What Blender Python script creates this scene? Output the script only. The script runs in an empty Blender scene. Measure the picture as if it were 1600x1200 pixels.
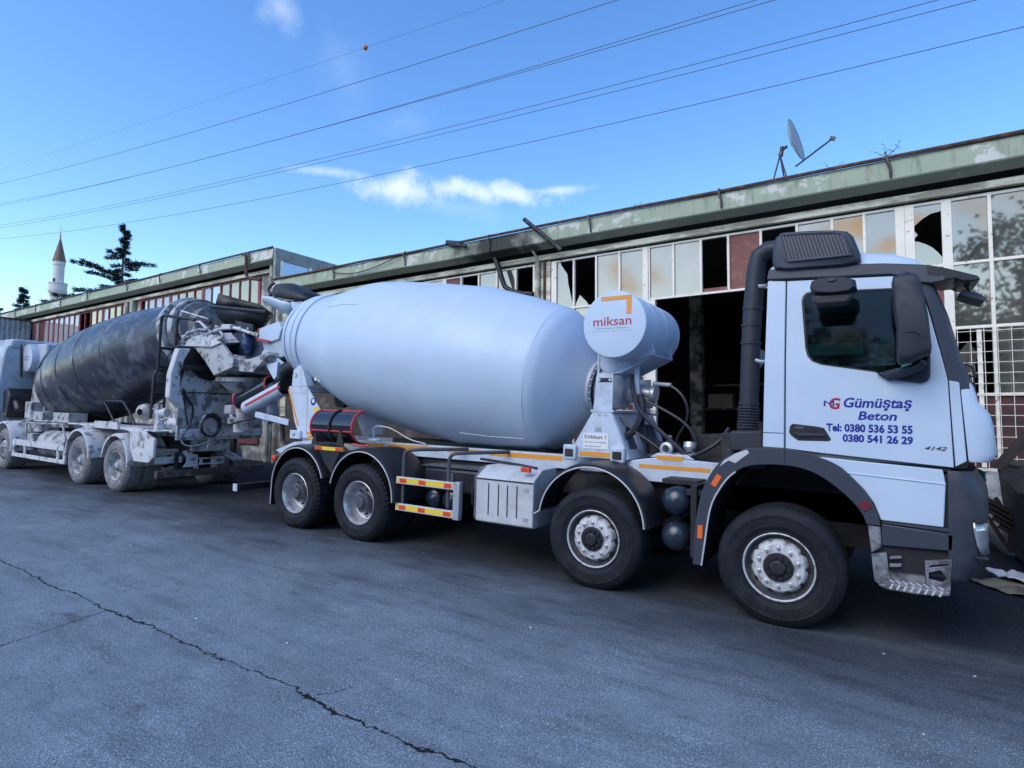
import bpy, bmesh, math, random
from mathutils import Vector, Matrix, noise
from mathutils.geometry import tessellate_polygon
R = math.radians
C = bpy.context.scene.collection
SC = bpy.context.scene
random.seed(7)

# ------------------------------------------------------------------ camera
FPX, CAM = 905.27, Vector((0.776, -5.632, 1.819))
YAW, PITCH, ROLL = -0.56957, 0.04753, 0.02619
def cam_axes():
    f = Vector((math.sin(YAW)*math.cos(PITCH), math.cos(YAW)*math.cos(PITCH), math.sin(PITCH)))
    r = Vector((math.cos(YAW), -math.sin(YAW), 0)); u = r.cross(f)
    c, s = math.cos(ROLL), math.sin(ROLL)
    return c*r + s*u, -s*r + c*u, f
cr, cu, cf = cam_axes()
cam = bpy.data.cameras.new('camera'); cam_o = bpy.data.objects.new('camera', cam); C.objects.link(cam_o)
M = Matrix((cr, cu, -cf)).transposed().to_4x4(); M.translation = CAM
cam_o.matrix_world = M
cam.sensor_width = 36; cam.lens = 36*FPX/1600; cam.clip_end = 3000; cam.clip_start = 0.05
SC.camera = cam_o

# ------------------------------------------------------------------ world and sun
SUN_EL, SUN_AZ = R(40), R(196)          # azimuth clockwise from +Y: behind the camera
SKY_STRENGTH, SUN_STRENGTH, EXPOSURE = 0.15, 0.92, 1.02
SC.view_settings.view_transform = 'Standard'; SC.view_settings.look = 'None'
SC.view_settings.gamma = 1; SC.view_settings.exposure = EXPOSURE
W = bpy.data.worlds.new('World'); SC.world = W; W.use_nodes = True
def world():
    nt = W.node_tree; N = nt.nodes; L = nt.links; N.clear()
    out = N.new('ShaderNodeOutputWorld'); bg = N.new('ShaderNodeBackground'); L.new(bg.outputs[0], out.inputs[0])
    sky = N.new('ShaderNodeTexSky'); sky.sky_type = 'NISHITA'; sky.sun_disc = False
    sky.sun_elevation = SUN_EL; sky.sun_rotation = SUN_AZ; sky.air_density = 1.0; sky.dust_density = 0.3; sky.ozone_density = 2.0
    hs = N.new('ShaderNodeHueSaturation'); hs.inputs['Hue'].default_value = 0.506; hs.inputs['Saturation'].default_value = 1.25; hs.inputs['Value'].default_value = 1.0
    L.new(sky.outputs[0], hs.inputs['Color'])
    tc = N.new('ShaderNodeTexCoord'); d = tc.outputs['Generated']
    def math_(op, a, b=None, c=None):
        m = N.new('ShaderNodeMath'); m.operation = op
        for i, v in enumerate((a, b, c)):
            if v is None: continue
            if isinstance(v, (int, float)): m.inputs[i].default_value = v
            else: L.new(v, m.inputs[i])
        return m.outputs[0]
    def dot(vec):
        m = N.new('ShaderNodeVectorMath'); m.operation = 'DOT_PRODUCT'; L.new(d, m.inputs[0]); m.inputs[1].default_value = vec
        return m.outputs['Value']
    nz = N.new('ShaderNodeTexNoise'); nz.inputs['Scale'].default_value = 16; nz.inputs['Detail'].default_value = 8; nz.inputs['Roughness'].default_value = 0.62
    L.new(d, nz.inputs['Vector'])
    nz2 = N.new('ShaderNodeTexNoise'); nz2.inputs['Scale'].default_value = 5; nz2.inputs['Detail'].default_value = 6
    L.new(d, nz2.inputs['Vector'])
    col = hs.outputs[0]
    # clouds: (direction, half width, half height, tilt, noise amount, softness, density, colour)
    for (dv, a, b, tilt, na, soft, dens, cc) in CLOUDS:
        dv = Vector(dv).normalized()
        e1 = dv.cross(Vector((0, 0, 1))).normalized(); e2 = e1.cross(dv).normalized()
        t = R(tilt); e1, e2 = e1*math.cos(t) + e2*math.sin(t), e2*math.cos(t) - e1*math.sin(t)
        u = math_('DIVIDE', dot(e1), a); v = math_('DIVIDE', dot(e2), b)
        rr = math_('SQRT', math_('ADD', math_('MULTIPLY', u, u), math_('MULTIPLY', v, v)))
        f = math_('ADD', rr, math_('MULTIPLY', math_('SUBTRACT', nz.outputs['Fac'], 0.5), -na))
        mr = N.new('ShaderNodeMapRange'); mr.interpolation_type = 'SMOOTHSTEP'
        L.new(f, mr.inputs['Value']); mr.inputs['From Min'].default_value = 1.0; mr.inputs['From Max'].default_value = 1.0 - soft
        mr.inputs['To Min'].default_value = 0; mr.inputs['To Max'].default_value = dens
        fr = math_('GREATER_THAN', dot(dv), 0.2)
        mk = math_('MULTIPLY', mr.outputs[0], fr)
        mx = N.new('ShaderNodeMix'); mx.data_type = 'RGBA'
        L.new(mk, mx.inputs[0]); L.new(col, mx.inputs[6]); mx.inputs[7].default_value = (*cc, 1)
        col = mx.outputs[2]
    L.new(col, bg.inputs[0]); bg.inputs[1].default_value = SKY_STRENGTH
WH = (3.0, 3.5, 3.9); WARM = (3.4, 2.95, 2.35)
CLOUDS = [((-0.65, 0.675, 0.352), .085, .032, 0, 2.2, 1.1, .95, WH),
          ((-0.60, 0.715, 0.362), .06, .022, -8, 2.2, 1.2, .8, WH),
          ((-0.525, 0.772, 0.357), .10, .022, -5, 2.6, 1.1, .85, WH),
          ((-0.45, 0.815, 0.362), .085, .010, 4, 2.2, 1.3, .7, WH),
          ((-0.726, 0.584, 0.365), .075, .010, 3, 1.9, 1.3, .55, WH),
          ((-0.694, 0.472, 0.544), .045, .050, 30, 2.2, 1.6, .55, WH),
          ((-0.633, 0.638, 0.439), .09, .04, 20, 1.8, 1.8, .20, WH),
          ((-0.66, 0.56, 0.49), .06, .10, 15, 1.8, 1.9, .16, WH),
          ((-0.60, 0.727, 0.335), .17, .028, -6, 1.9, 1.8, .30, WH),
          ((0.20, -0.95, 0.262), .15, .050, 22, 1.9, .9, .95, WARM),
          ((-0.045, -0.96, 0.278), .05, .035, 20, 1.9, 1.0, .95, WARM),
          ((0.02, -0.965, 0.262), .04, .018, -15, 1.9, 1.0, .9, WARM),
          ((-0.36, -0.90, 0.235), .075, .030, 12, 2.2, 1.1, .75, WARM),
          ((-0.27, -0.92, 0.285), .05, .014, 12, 2.0, 1.1, .6, WARM),
          ((-0.10, -0.84, 0.53), .95, .26, 0, 1.5, 1.2, .75, (3.3, 3.05, 2.7)),  # broad unseen cloud bank, added as soft fill light from the front
          ((-0.85, -0.5, 0.30), .20, .08, 10, 1.9, .9, .7, WH)]
world()
sd = bpy.data.lights.new('sun', 'SUN'); sd.energy = SUN_STRENGTH; sd.angle = R(42); sd.color = (1.0, 0.94, 0.84)
so = bpy.data.objects.new('sun', sd); C.objects.link(so)
sv = Vector((math.sin(SUN_AZ)*math.cos(SUN_EL), math.cos(SUN_AZ)*math.cos(SUN_EL), math.sin(SUN_EL)))
so.rotation_euler = sv.to_track_quat('Z', 'Y').to_euler(); so.location = (0, -20, 30)

# ------------------------------------------------------------------ materials
def mat(name, base, rough=.5, metal=0., var=.12, scale=4., dirt=None, dscale=3., damt=.5, bump=0., bscale=40., coat=0., spec=.5, stretch=None, rvar=0., dsharp=.12):
    m = bpy.data.materials.new(name); m.use_nodes = True
    nt = m.node_tree; N = nt.nodes; L = nt.links; b = N['Principled BSDF']
    tc = N.new('ShaderNodeTexCoord'); co = tc.outputs['Object']
    if stretch:
        mp = N.new('ShaderNodeMapping'); mp.inputs['Scale'].default_value = stretch; L.new(co, mp.inputs[0]); co2 = mp.outputs[0]
    else: co2 = co
    n = N.new('ShaderNodeTexNoise'); n.inputs['Scale'].default_value = scale; n.inputs['Detail'].default_value = 6; n.inputs['Roughness'].default_value = .6; L.new(co2, n.inputs[0])
    mx = N.new('ShaderNodeMix'); mx.data_type = 'RGBA'; L.new(n.outputs['Fac'], mx.inputs[0])
    mx.inputs[6].default_value = (*[c*(1-var) for c in base], 1); mx.inputs[7].default_value = (*[min(1, c*(1+var)) for c in base], 1)
    col = mx.outputs[2]
    if dirt:
        n2 = N.new('ShaderNodeTexNoise'); n2.inputs['Scale'].default_value = dscale; n2.inputs['Detail'].default_value = 9; n2.inputs['Roughness'].default_value = .68; L.new(co2, n2.inputs[0])
        mr = N.new('ShaderNodeMapRange'); L.new(n2.outputs['Fac'], mr.inputs[0])
        c0 = .72 - damt*.45; mr.inputs[1].default_value = c0 - dsharp*.5; mr.inputs[2].default_value = c0 + dsharp*.5
        mx2 = N.new('ShaderNodeMix'); mx2.data_type = 'RGBA'; L.new(mr.outputs[0], mx2.inputs[0]); L.new(col, mx2.inputs[6]); mx2.inputs[7].default_value = (*dirt, 1)
        col = mx2.outputs[2]
    L.new(col, b.inputs['Base Color'])
    b.inputs['Roughness'].default_value = rough; b.inputs['Metallic'].default_value = metal; b.inputs['Specular IOR Level'].default_value = spec
    if rvar:
        mr2 = N.new('ShaderNodeMapRange'); L.new(n.outputs['Fac'], mr2.inputs[0]); mr2.inputs[1].default_value = .3; mr2.inputs[2].default_value = .7
        mr2.inputs[3].default_value = max(0, rough-rvar); mr2.inputs[4].default_value = min(1, rough+rvar); L.new(mr2.outputs[0], b.inputs['Roughness'])
    if coat: b.inputs['Coat Weight'].default_value = coat; b.inputs['Coat Roughness'].default_value = .08
    if bump:
        bn = N.new('ShaderNodeTexNoise'); bn.inputs['Scale'].default_value = bscale; bn.inputs['Detail'].default_value = 4; L.new(co, bn.inputs[0])
        bp = N.new('ShaderNodeBump'); bp.inputs['Strength'].default_value = bump; bp.inputs['Distance'].default_value = .01; L.new(bn.outputs['Fac'], bp.inputs['Height']); L.new(bp.outputs[0], b.inputs['Normal'])
    return m

def glass_mat(name, tint, refl=.3, trans=.5, rough=.01, base=(.1, .11, .11), dirt=.25, gtint=(.95, .97, 1)):
    """dirty window pane: part see-through, part mirror, part dusty diffuse"""
    m = bpy.data.materials.new(name); m.use_nodes = True; nt = m.node_tree; N = nt.nodes; L = nt.links; N.clear()
    o = N.new('ShaderNodeOutputMaterial')
    tr = N.new('ShaderNodeBsdfTransparent'); tr.inputs[0].default_value = (*tint, 1)
    df = N.new('ShaderNodeBsdfDiffuse'); df.inputs[0].default_value = (*base, 1)
    gl = N.new('ShaderNodeBsdfGlossy'); gl.inputs['Roughness'].default_value = rough; gl.inputs[0].default_value = (*gtint, 1)
    tc = N.new('ShaderNodeTexCoord'); n = N.new('ShaderNodeTexNoise'); n.inputs['Scale'].default_value = 3; n.inputs['Detail'].default_value = 8; L.new(tc.outputs['Object'], n.inputs[0])
    mr = N.new('ShaderNodeMapRange'); L.new(n.outputs['Fac'], mr.inputs[0]); mr.inputs[1].default_value = .3; mr.inputs[2].default_value = .7
    mr.inputs[3].default_value = max(0, 1-trans-dirt); mr.inputs[4].default_value = min(1, 1-trans+dirt)
    m1 = N.new('ShaderNodeMixShader'); L.new(mr.outputs[0], m1.inputs[0]); L.new(tr.outputs[0], m1.inputs[1]); L.new(df.outputs[0], m1.inputs[2])
    fr = N.new('ShaderNodeFresnel'); fr.inputs[0].default_value = 1.5
    ad = N.new('ShaderNodeMath'); ad.operation = 'ADD'; ad.use_clamp = True; L.new(fr.outputs[0], ad.inputs[0]); ad.inputs[1].default_value = refl
    m2 = N.new('ShaderNodeMixShader'); L.new(ad.outputs[0], m2.inputs[0]); L.new(m1.outputs[0], m2.inputs[1]); L.new(gl.outputs[0], m2.inputs[2])
    L.new(m2.outputs[0], o.inputs[0])
    return m

# ------------------------------------------------------------------ mesh helpers
def basis(ax):
    ax = Vector(ax).normalized(); t = Vector((0, 0, 1)) if abs(ax.z) < .9 else Vector((1, 0, 0))
    a = ax.cross(t).normalized(); b = ax.cross(a).normalized()
    return a, b, ax

class MB:
    def __init__(s): s.v = []; s.f = []; s.m = []; s.cur = 0
    def add(s, vs, fs):
        o = len(s.v); s.v += [Vector(v) for v in vs]
        for f in fs: s.f.append([i+o for i in f]); s.m.append(s.cur)
        return s
    def bb(s, x0, x1, y0, y1, z0, z1):
        vs = [(x, y, z) for z in (z0, z1) for y in (y0, y1) for x in (x0, x1)]
        return s.add(vs, [(0, 2, 3, 1), (4, 5, 7, 6), (0, 1, 5, 4), (2, 6, 7, 3), (0, 4, 6, 2), (1, 3, 7, 5)])
    def box(s, c, size, rot=(0, 0, 0)):
        from mathutils import Euler
        m = Euler(rot).to_matrix(); c = Vector(c); h = Vector(size)/2
        vs = [c + m @ Vector((x*h.x, y*h.y, z*h.z)) for z in (-1, 1) for y in (-1, 1) for x in (-1, 1)]
        return s.add(vs, [(0, 2, 3, 1), (4, 5, 7, 6), (0, 1, 5, 4), (2, 6, 7, 3), (0, 4, 6, 2), (1, 3, 7, 5)])
    def loft(s, rings, cap=True, closed=True):
        n = len(rings[0]); vs = [p for r in rings for p in r]; fs = []
        for i in range(len(rings)-1):
            for j in range(n if closed else n-1):
                k = (j+1) % n
                fs.append((i*n+j, i*n+k, (i+1)*n+k, (i+1)*n+j))
        if cap:
            fs.append(tuple(range(n-1, -1, -1))); fs.append(tuple((len(rings)-1)*n+j for j in range(n)))
        return s.add(vs, fs)
    def cyl(s, p0, p1, r0, r1=None, n=16, cap=True):
        r1 = r0 if r1 is None else r1; p0 = Vector(p0); p1 = Vector(p1); a, b, _ = basis(p1-p0)
        an = [2*math.pi*i/n for i in range(n)]
        return s.loft([[p0+(a*math.cos(t)+b*math.sin(t))*r0 for t in an], [p1+(a*math.cos(t)+b*math.sin(t))*r1 for t in an]], cap)
    def tube(s, pts, r, n=8, smooth=0, cap=True):
        pts = [Vector(p) for p in pts]
        for _ in range(smooth):
            q = [pts[0]]
            for a, b in zip(pts, pts[1:]): q += [a*.75+b*.25, a*.25+b*.75]
            pts = q + [pts[-1]]
        rings = []; pa = None
        for i, p in enumerate(pts):
            t = (pts[min(i+1, len(pts)-1)] - pts[max(i-1, 0)]).normalized()
            if pa is None: pa, _, _ = basis(t)
            a = (pa - t*pa.dot(t)).normalized(); b = t.cross(a); pa = a
            rr = r[min(len(r)-1, round(i*(len(r)-1)/max(1, len(pts)-1)))] if isinstance(r, (list, tuple)) else r
            rings.append([p+(a*math.cos(2*math.pi*k/n)+b*math.sin(2*math.pi*k/n))*rr for k in range(n)])
        return s.loft(rings, cap)
    def lathe(s, prof, o=(0, 0, 0), ax=(0, 1, 0), n=48, a0=0, a1=2*math.pi, cap=False, wob=None):
        """prof: (radius, along)"""
        o = Vector(o); a, b, ax = basis(ax); full = abs(a1-a0-2*math.pi) < 1e-6
        m = n if full else n+1; rings = []
        for i in range(m):
            t = a0+(a1-a0)*i/n
            d = a*math.cos(t)+b*math.sin(t)
            rings.append([o+ax*h+d*(r if wob is None else wob(r, h, t)) for r, h in prof])
        k = len(prof); vs = [p for r in rings for p in r]; fs = []
        for i in range(n):
            i2 = (i+1) % m
            for j in range(k-1): fs.append((i*k+j, i2*k+j, i2*k+j+1, i*k+j+1))
        if cap and full:
            fs.append(tuple(i*k for i in range(m))); fs.append(tuple(i*k+k-1 for i in range(m-1, -1, -1)))
        return s.add(vs, fs)
    def prism(s, poly, y0, y1, holes=(), ax='y'):
        """poly in XZ (ax y), YZ (ax x) or XY (ax z), extruded between y0 and y1"""
        def P(p, h): return Vector((p[0], h, p[1])) if ax == 'y' else Vector((h, p[0], p[1])) if ax == 'x' else Vector((p[0], p[1], h))
        loops = [list(poly)] + [list(h) for h in holes]
        tri = tessellate_polygon([[Vector((p[0], p[1], 0)) for p in l] for l in loops])
        flat = [p for l in loops for p in l]; n = len(flat)
        vs = [P(p, y0) for p in flat] + [P(p, y1) for p in flat]; fs = []
        if holes:
            fs += [tuple(t) for t in tri] + [tuple(i+n for i in reversed(t)) for t in tri]
        else:
            fs += [tuple(range(n)), tuple(range(2*n-1, n-1, -1))]
        o = 0
        for l in loops:
            k = len(l)
            for i in range(k): fs.append((o+i, o+(i+1) % k, n+o+(i+1) % k, n+o+i))
            o += k
        return s.add(vs, fs)
    def sheet(s, grid):
        n = len(grid[0]); vs = [p for r in grid for p in r]
        return s.add(vs, [(i*n+j, i*n+j+1, (i+1)*n+j+1, (i+1)*n+j) for i in range(len(grid)-1) for j in range(n-1)])
    def build(s, name, m, parent=None, org=None, bevel=0, ang=35, fn=None, solid=0, seg=2, smooth=True, cuts=None, weld=True, **tags):
        bm = bmesh.new()
        vs = [bm.verts.new(v) for v in s.v]
        for f, mi in zip(s.f, s.m):
            try:
                fc = bm.faces.new([vs[i] for i in f]); fc.material_index = mi
            except ValueError: pass
        if weld: bmesh.ops.remove_doubles(bm, verts=bm.verts, dist=1e-5)
        for (co, no) in (cuts or []):
            bmesh.ops.bisect_plane(bm, geom=bm.verts[:]+bm.edges[:]+bm.faces[:], plane_co=co, plane_no=no)
        if fn:
            for v in bm.verts: v.co = fn(v.co)
        bmesh.ops.recalc_face_normals(bm, faces=bm.faces)
        lim = R(ang)
        for e in bm.edges:
            e.smooth = not (len(e.link_faces) == 2 and e.calc_face_angle(0) > lim)
        for f in bm.faces: f.smooth = smooth
        if org is None: org = ORG.get(parent.name if parent else None, Vector((0, 0, 0)))
        bmesh.ops.translate(bm, verts=bm.verts, vec=-Vector(org))
        me = bpy.data.meshes.new(name); bm.to_mesh(me); bm.free()
        o = bpy.data.objects.new(name, me); C.objects.link(o)
        for x in (m if isinstance(m, (list, tuple)) else [m]): me.materials.append(x)
        if parent: o.parent = parent; ORG[o.name] = Vector(org)
        if solid:
            md = o.modifiers.new('solid', 'SOLIDIFY'); md.thickness = solid; md.offset = 0
        if bevel:
            md = o.modifiers.new('bevel', 'BEVEL'); md.width = bevel; md.segments = seg; md.limit_method = 'ANGLE'; md.angle_limit = R(40)
        for k, v in tags.items(): o[k] = v
        return o
ORG = {}
ALPHA = 0.022                       # the road falls 1.3 degrees to the right; buildings stand plumb
RB = Matrix.Rotation(-ALPHA, 4, 'Y')
def thing(name, label, cat, loc=(0, 0, 0), group=None, plumb=False):
    o = bpy.data.objects.new(name, None); C.objects.link(o); o.empty_display_size = .2
    loc = Vector(loc); ORG[o.name] = loc
    if plumb: o.location = RB @ loc; o.rotation_euler = (0, -ALPHA, 0)
    else: o.location = loc
    o['label'] = label; o['category'] = cat
    if group: o['group'] = group
    return o
def solo(mb, name, m, label, cat, loc, group=None, plumb=False, **kw):
    """a thing that is one mesh"""
    o = mb.build(name, m, org=loc, **kw)
    if plumb: o.location = RB @ Vector(loc); o.rotation_euler = (0, -ALPHA, 0)
    else: o.location = Vector(loc)
    o['label'] = label; o['category'] = cat
    if group: o['group'] = group
    return o
def copy_tree(o, parent=None):
    c = o.copy(); C.objects.link(c)
    if parent: c.parent = parent
    for ch in list(o.children): copy_tree(ch, c)
    return c
def text(body, x0, x1, zb, zh, y, m, name, parent, shear=0., off=0., depth=.0015, frame=None):
    """lettering standing on plane Y=y (facing -Y), fitted between x0 and x1, baseline zb, capital height zh"""
    cu_ = bpy.data.curves.new(name, 'FONT'); cu_.body = body; cu_.size = 1; cu_.shear = shear; cu_.offset = off; cu_.resolution_u = 3; cu_.fill_mode = 'FRONT'
    t = bpy.data.objects.new('tmp', cu_); C.objects.link(t)
    dg = bpy.context.evaluated_depsgraph_get(); me = bpy.data.meshes.new_from_object(t.evaluated_get(dg))
    bpy.data.objects.remove(t); bpy.data.curves.remove(cu_)
    xs = [v.co.x for v in me.vertices]; a, b = min(xs), max(xs)
    ch = .73
    org = ORG.get(parent.name, Vector())
    for v in me.vertices:
        X = x0 + (v.co.x-a)/(b-a)*(x1-x0); Z = zb + v.co.y/ch*zh
        p = Vector((X, y, Z)) if frame is None else frame @ Vector((X, y, Z))
        v.co = p - org
    me.name = name; o = bpy.data.objects.new(name, me); C.objects.link(o); me.materials.clear(); me.materials.append(m); o.parent = parent; ORG[o.name] = org
    return o
def arc(cx, cz, r, a0, a1, n): return [(cx+r*math.cos(R(a0+(a1-a0)*i/n)), cz+r*math.sin(R(a0+(a1-a0)*i/n))) for i in range(n+1)]
# ------------------------------------------------------------------ shared materials
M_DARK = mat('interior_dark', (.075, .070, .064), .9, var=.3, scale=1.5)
M_BLACKPL = mat('black_plastic', (.022, .026, .036), .55, var=.25, scale=12, bump=.15, bscale=220, rvar=.12)
M_RUBBER = mat('rubber', (.0085, .010, .0145), .7, spec=.28, var=.3, scale=9, dirt=(.022, .026, .034), dscale=6, damt=.34, dsharp=.35, bump=.12, bscale=90)
M_STEELD = mat('dark_steel', (.045, .046, .05), .5, metal=.4, var=.3, scale=8, dirt=(.09, .075, .06), dscale=6, damt=.4)
M_RUST = mat('rust', (.19, .075, .04), .85, var=.4, scale=9, dirt=(.07, .04, .03), dscale=7, damt=.6, bump=.3, bscale=60)
M_WHITEF = mat('white_frame_paint', (.90, .82, .70), .55, var=.08, scale=6, dirt=(.36, .26, .2), dscale=9, damt=.2, dsharp=.06)
M_REDF = mat('red_frame_paint', (.30, .045, .05), .6, var=.2, scale=6, dirt=(.35, .28, .25), dscale=10, damt=.25)
M_BEIGE = mat('concrete_beam', (.80, .74, .58), .85, var=.2, scale=3, dirt=(.36, .33, .25), dscale=2, damt=.5, stretch=(.6, 1, 3), bump=.2)
M_PIPEC = mat('pipe_cream', (.50, .49, .40), .6, var=.12, dirt=(.25, .2, .14), damt=.4)
M_PLASTER = mat('plaster_wall', (.66, .65, .62), .9, var=.15, dirt=(.24, .23, .21), dscale=2.2, damt=.6, bump=.3)
M_BROWN = mat('brown_board', (.22, .085, .07), .75, var=.15, scale=3, dirt=(.30, .15, .12), dscale=4, damt=.3)
M_REDPANEL = mat('red_panel', (.10, .035, .033), .7, var=.2, dirt=(.05, .03, .03), damt=.4)
M_BENCH = mat('bench', (.34, .28, .21), .8, var=.3, dirt=(.05, .045, .04), damt=.5)
M_ROOF = mat('roof_sheet', (.16, .16, .16), .8, var=.2)
M_CONC = mat('gable_concrete', (.30, .31, .30), .9, var=.15, dirt=(.2, .2, .19), damt=.4)
M_GLASS = glass_mat('dirty_pane', (.10, .12, .12), refl=.33, rough=.03, trans=.30, base=(.17, .165, .145), gtint=(1.0, .78, .54))
M_GLASSL = glass_mat('pale_pane', (.10, .12, .12), refl=.10, trans=.12, base=(.42, .43, .44), dirt=.1)
M_GLASSB = glass_mat('blue_pane', (.10, .12, .14), refl=.3, trans=.2, base=(.30, .36, .46), dirt=.1)

# concrete roof gutter: pale green paint, peeling white, underside lightened for weak bounced light, soot by the stove pipe
def gutter_mat(soot=True):
    m = mat('gutter_concrete', (.33, .37, .27), .85, var=.14, scale=1.6, dirt=(.55, .55, .48), dscale=1.1, damt=.36, dsharp=.03, bump=.25, bscale=30)
    nt = m.node_tree; N = nt.nodes; L = nt.links; b = N['Principled BSDF']
    src = b.inputs['Base Color'].links[0].from_socket
    tc = N.new('ShaderNodeTexCoord'); sx = N.new('ShaderNodeSeparateXYZ'); L.new(tc.outputs['Object'], sx.inputs[0])
    def layer(src, fac, c):
        x = N.new('ShaderNodeMix'); x.data_type = 'RGBA'; L.new(fac, x.inputs[0]); L.new(src, x.inputs[6]); x.inputs[7].default_value = (*c, 1); return x.outputs[2]
    def rng(s, a, b_, c=0, d=1):
        r = N.new('ShaderNodeMapRange'); r.interpolation_type = 'SMOOTHSTEP'; L.new(s, r.inputs[0])
        for i, v in enumerate((a, b_, c, d)): r.inputs[1+i].default_value = v
        return r.outputs[0]
    def mul(a, b_):
        x = N.new('ShaderNodeMath'); x.operation = 'MULTIPLY'; L.new(a, x.inputs[0]); L.new(b_, x.inputs[1]); return x.outputs[0]
    mp = N.new('ShaderNodeMapping'); mp.inputs['Scale'].default_value = (3.2, 1, .5); L.new(tc.outputs['Object'], mp.inputs[0])
    n = N.new('ShaderNodeTexNoise'); n.inputs['Scale'].default_value = 2.2; n.inputs['Detail'].default_value = 8; n.inputs['Roughness'].default_value = .7; L.new(mp.outputs[0], n.inputs[0])
    streak = rng(n.outputs['Fac'], .5, .78)
    c = layer(src, mul(streak, rng(streak, -1, 0)), (.13, .14, .11))
    # underside tone, raised pale to stand in for weak bounced light
    ge = N.new('ShaderNodeNewGeometry'); sn = N.new('ShaderNodeSeparateXYZ'); L.new(ge.outputs['Normal'], sn.inputs[0])
    n3 = N.new('ShaderNodeTexNoise'); n3.inputs['Scale'].default_value = 3; n3.inputs['Detail'].default_value = 9; L.new(tc.outputs['Object'], n3.inputs[0])
    c = layer(c, mul(rng(sn.outputs['Z'], -.15, -.5), rng(n3.outputs['Fac'], .30, .50, .25, .9)), (.34, .37, .29))
    # soot patch
    sub = N.new('ShaderNodeMath'); sub.operation = 'ADD'; L.new(sx.outputs['X'], sub.inputs[0]); sub.inputs[1].default_value = 6.75 - ORG_GUT
    ab = N.new('ShaderNodeMath'); ab.operation = 'ABSOLUTE'; L.new(sub.outputs[0], ab.inputs[0])
    wob = N.new('ShaderNodeMath'); wob.operation = 'MULTIPLY_ADD'; L.new(n3.outputs['Fac'], wob.inputs[0]); wob.inputs[1].default_value = -2.2; L.new(ab.outputs[0], wob.inputs[2])
    if soot: c = layer(c, rng(wob.outputs[0], .5, -.7, 0, .93), (.018, .018, .018))
    L.new(c, b.inputs['Base Color'])
    return m
ORG_GUT = 3.0

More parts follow.
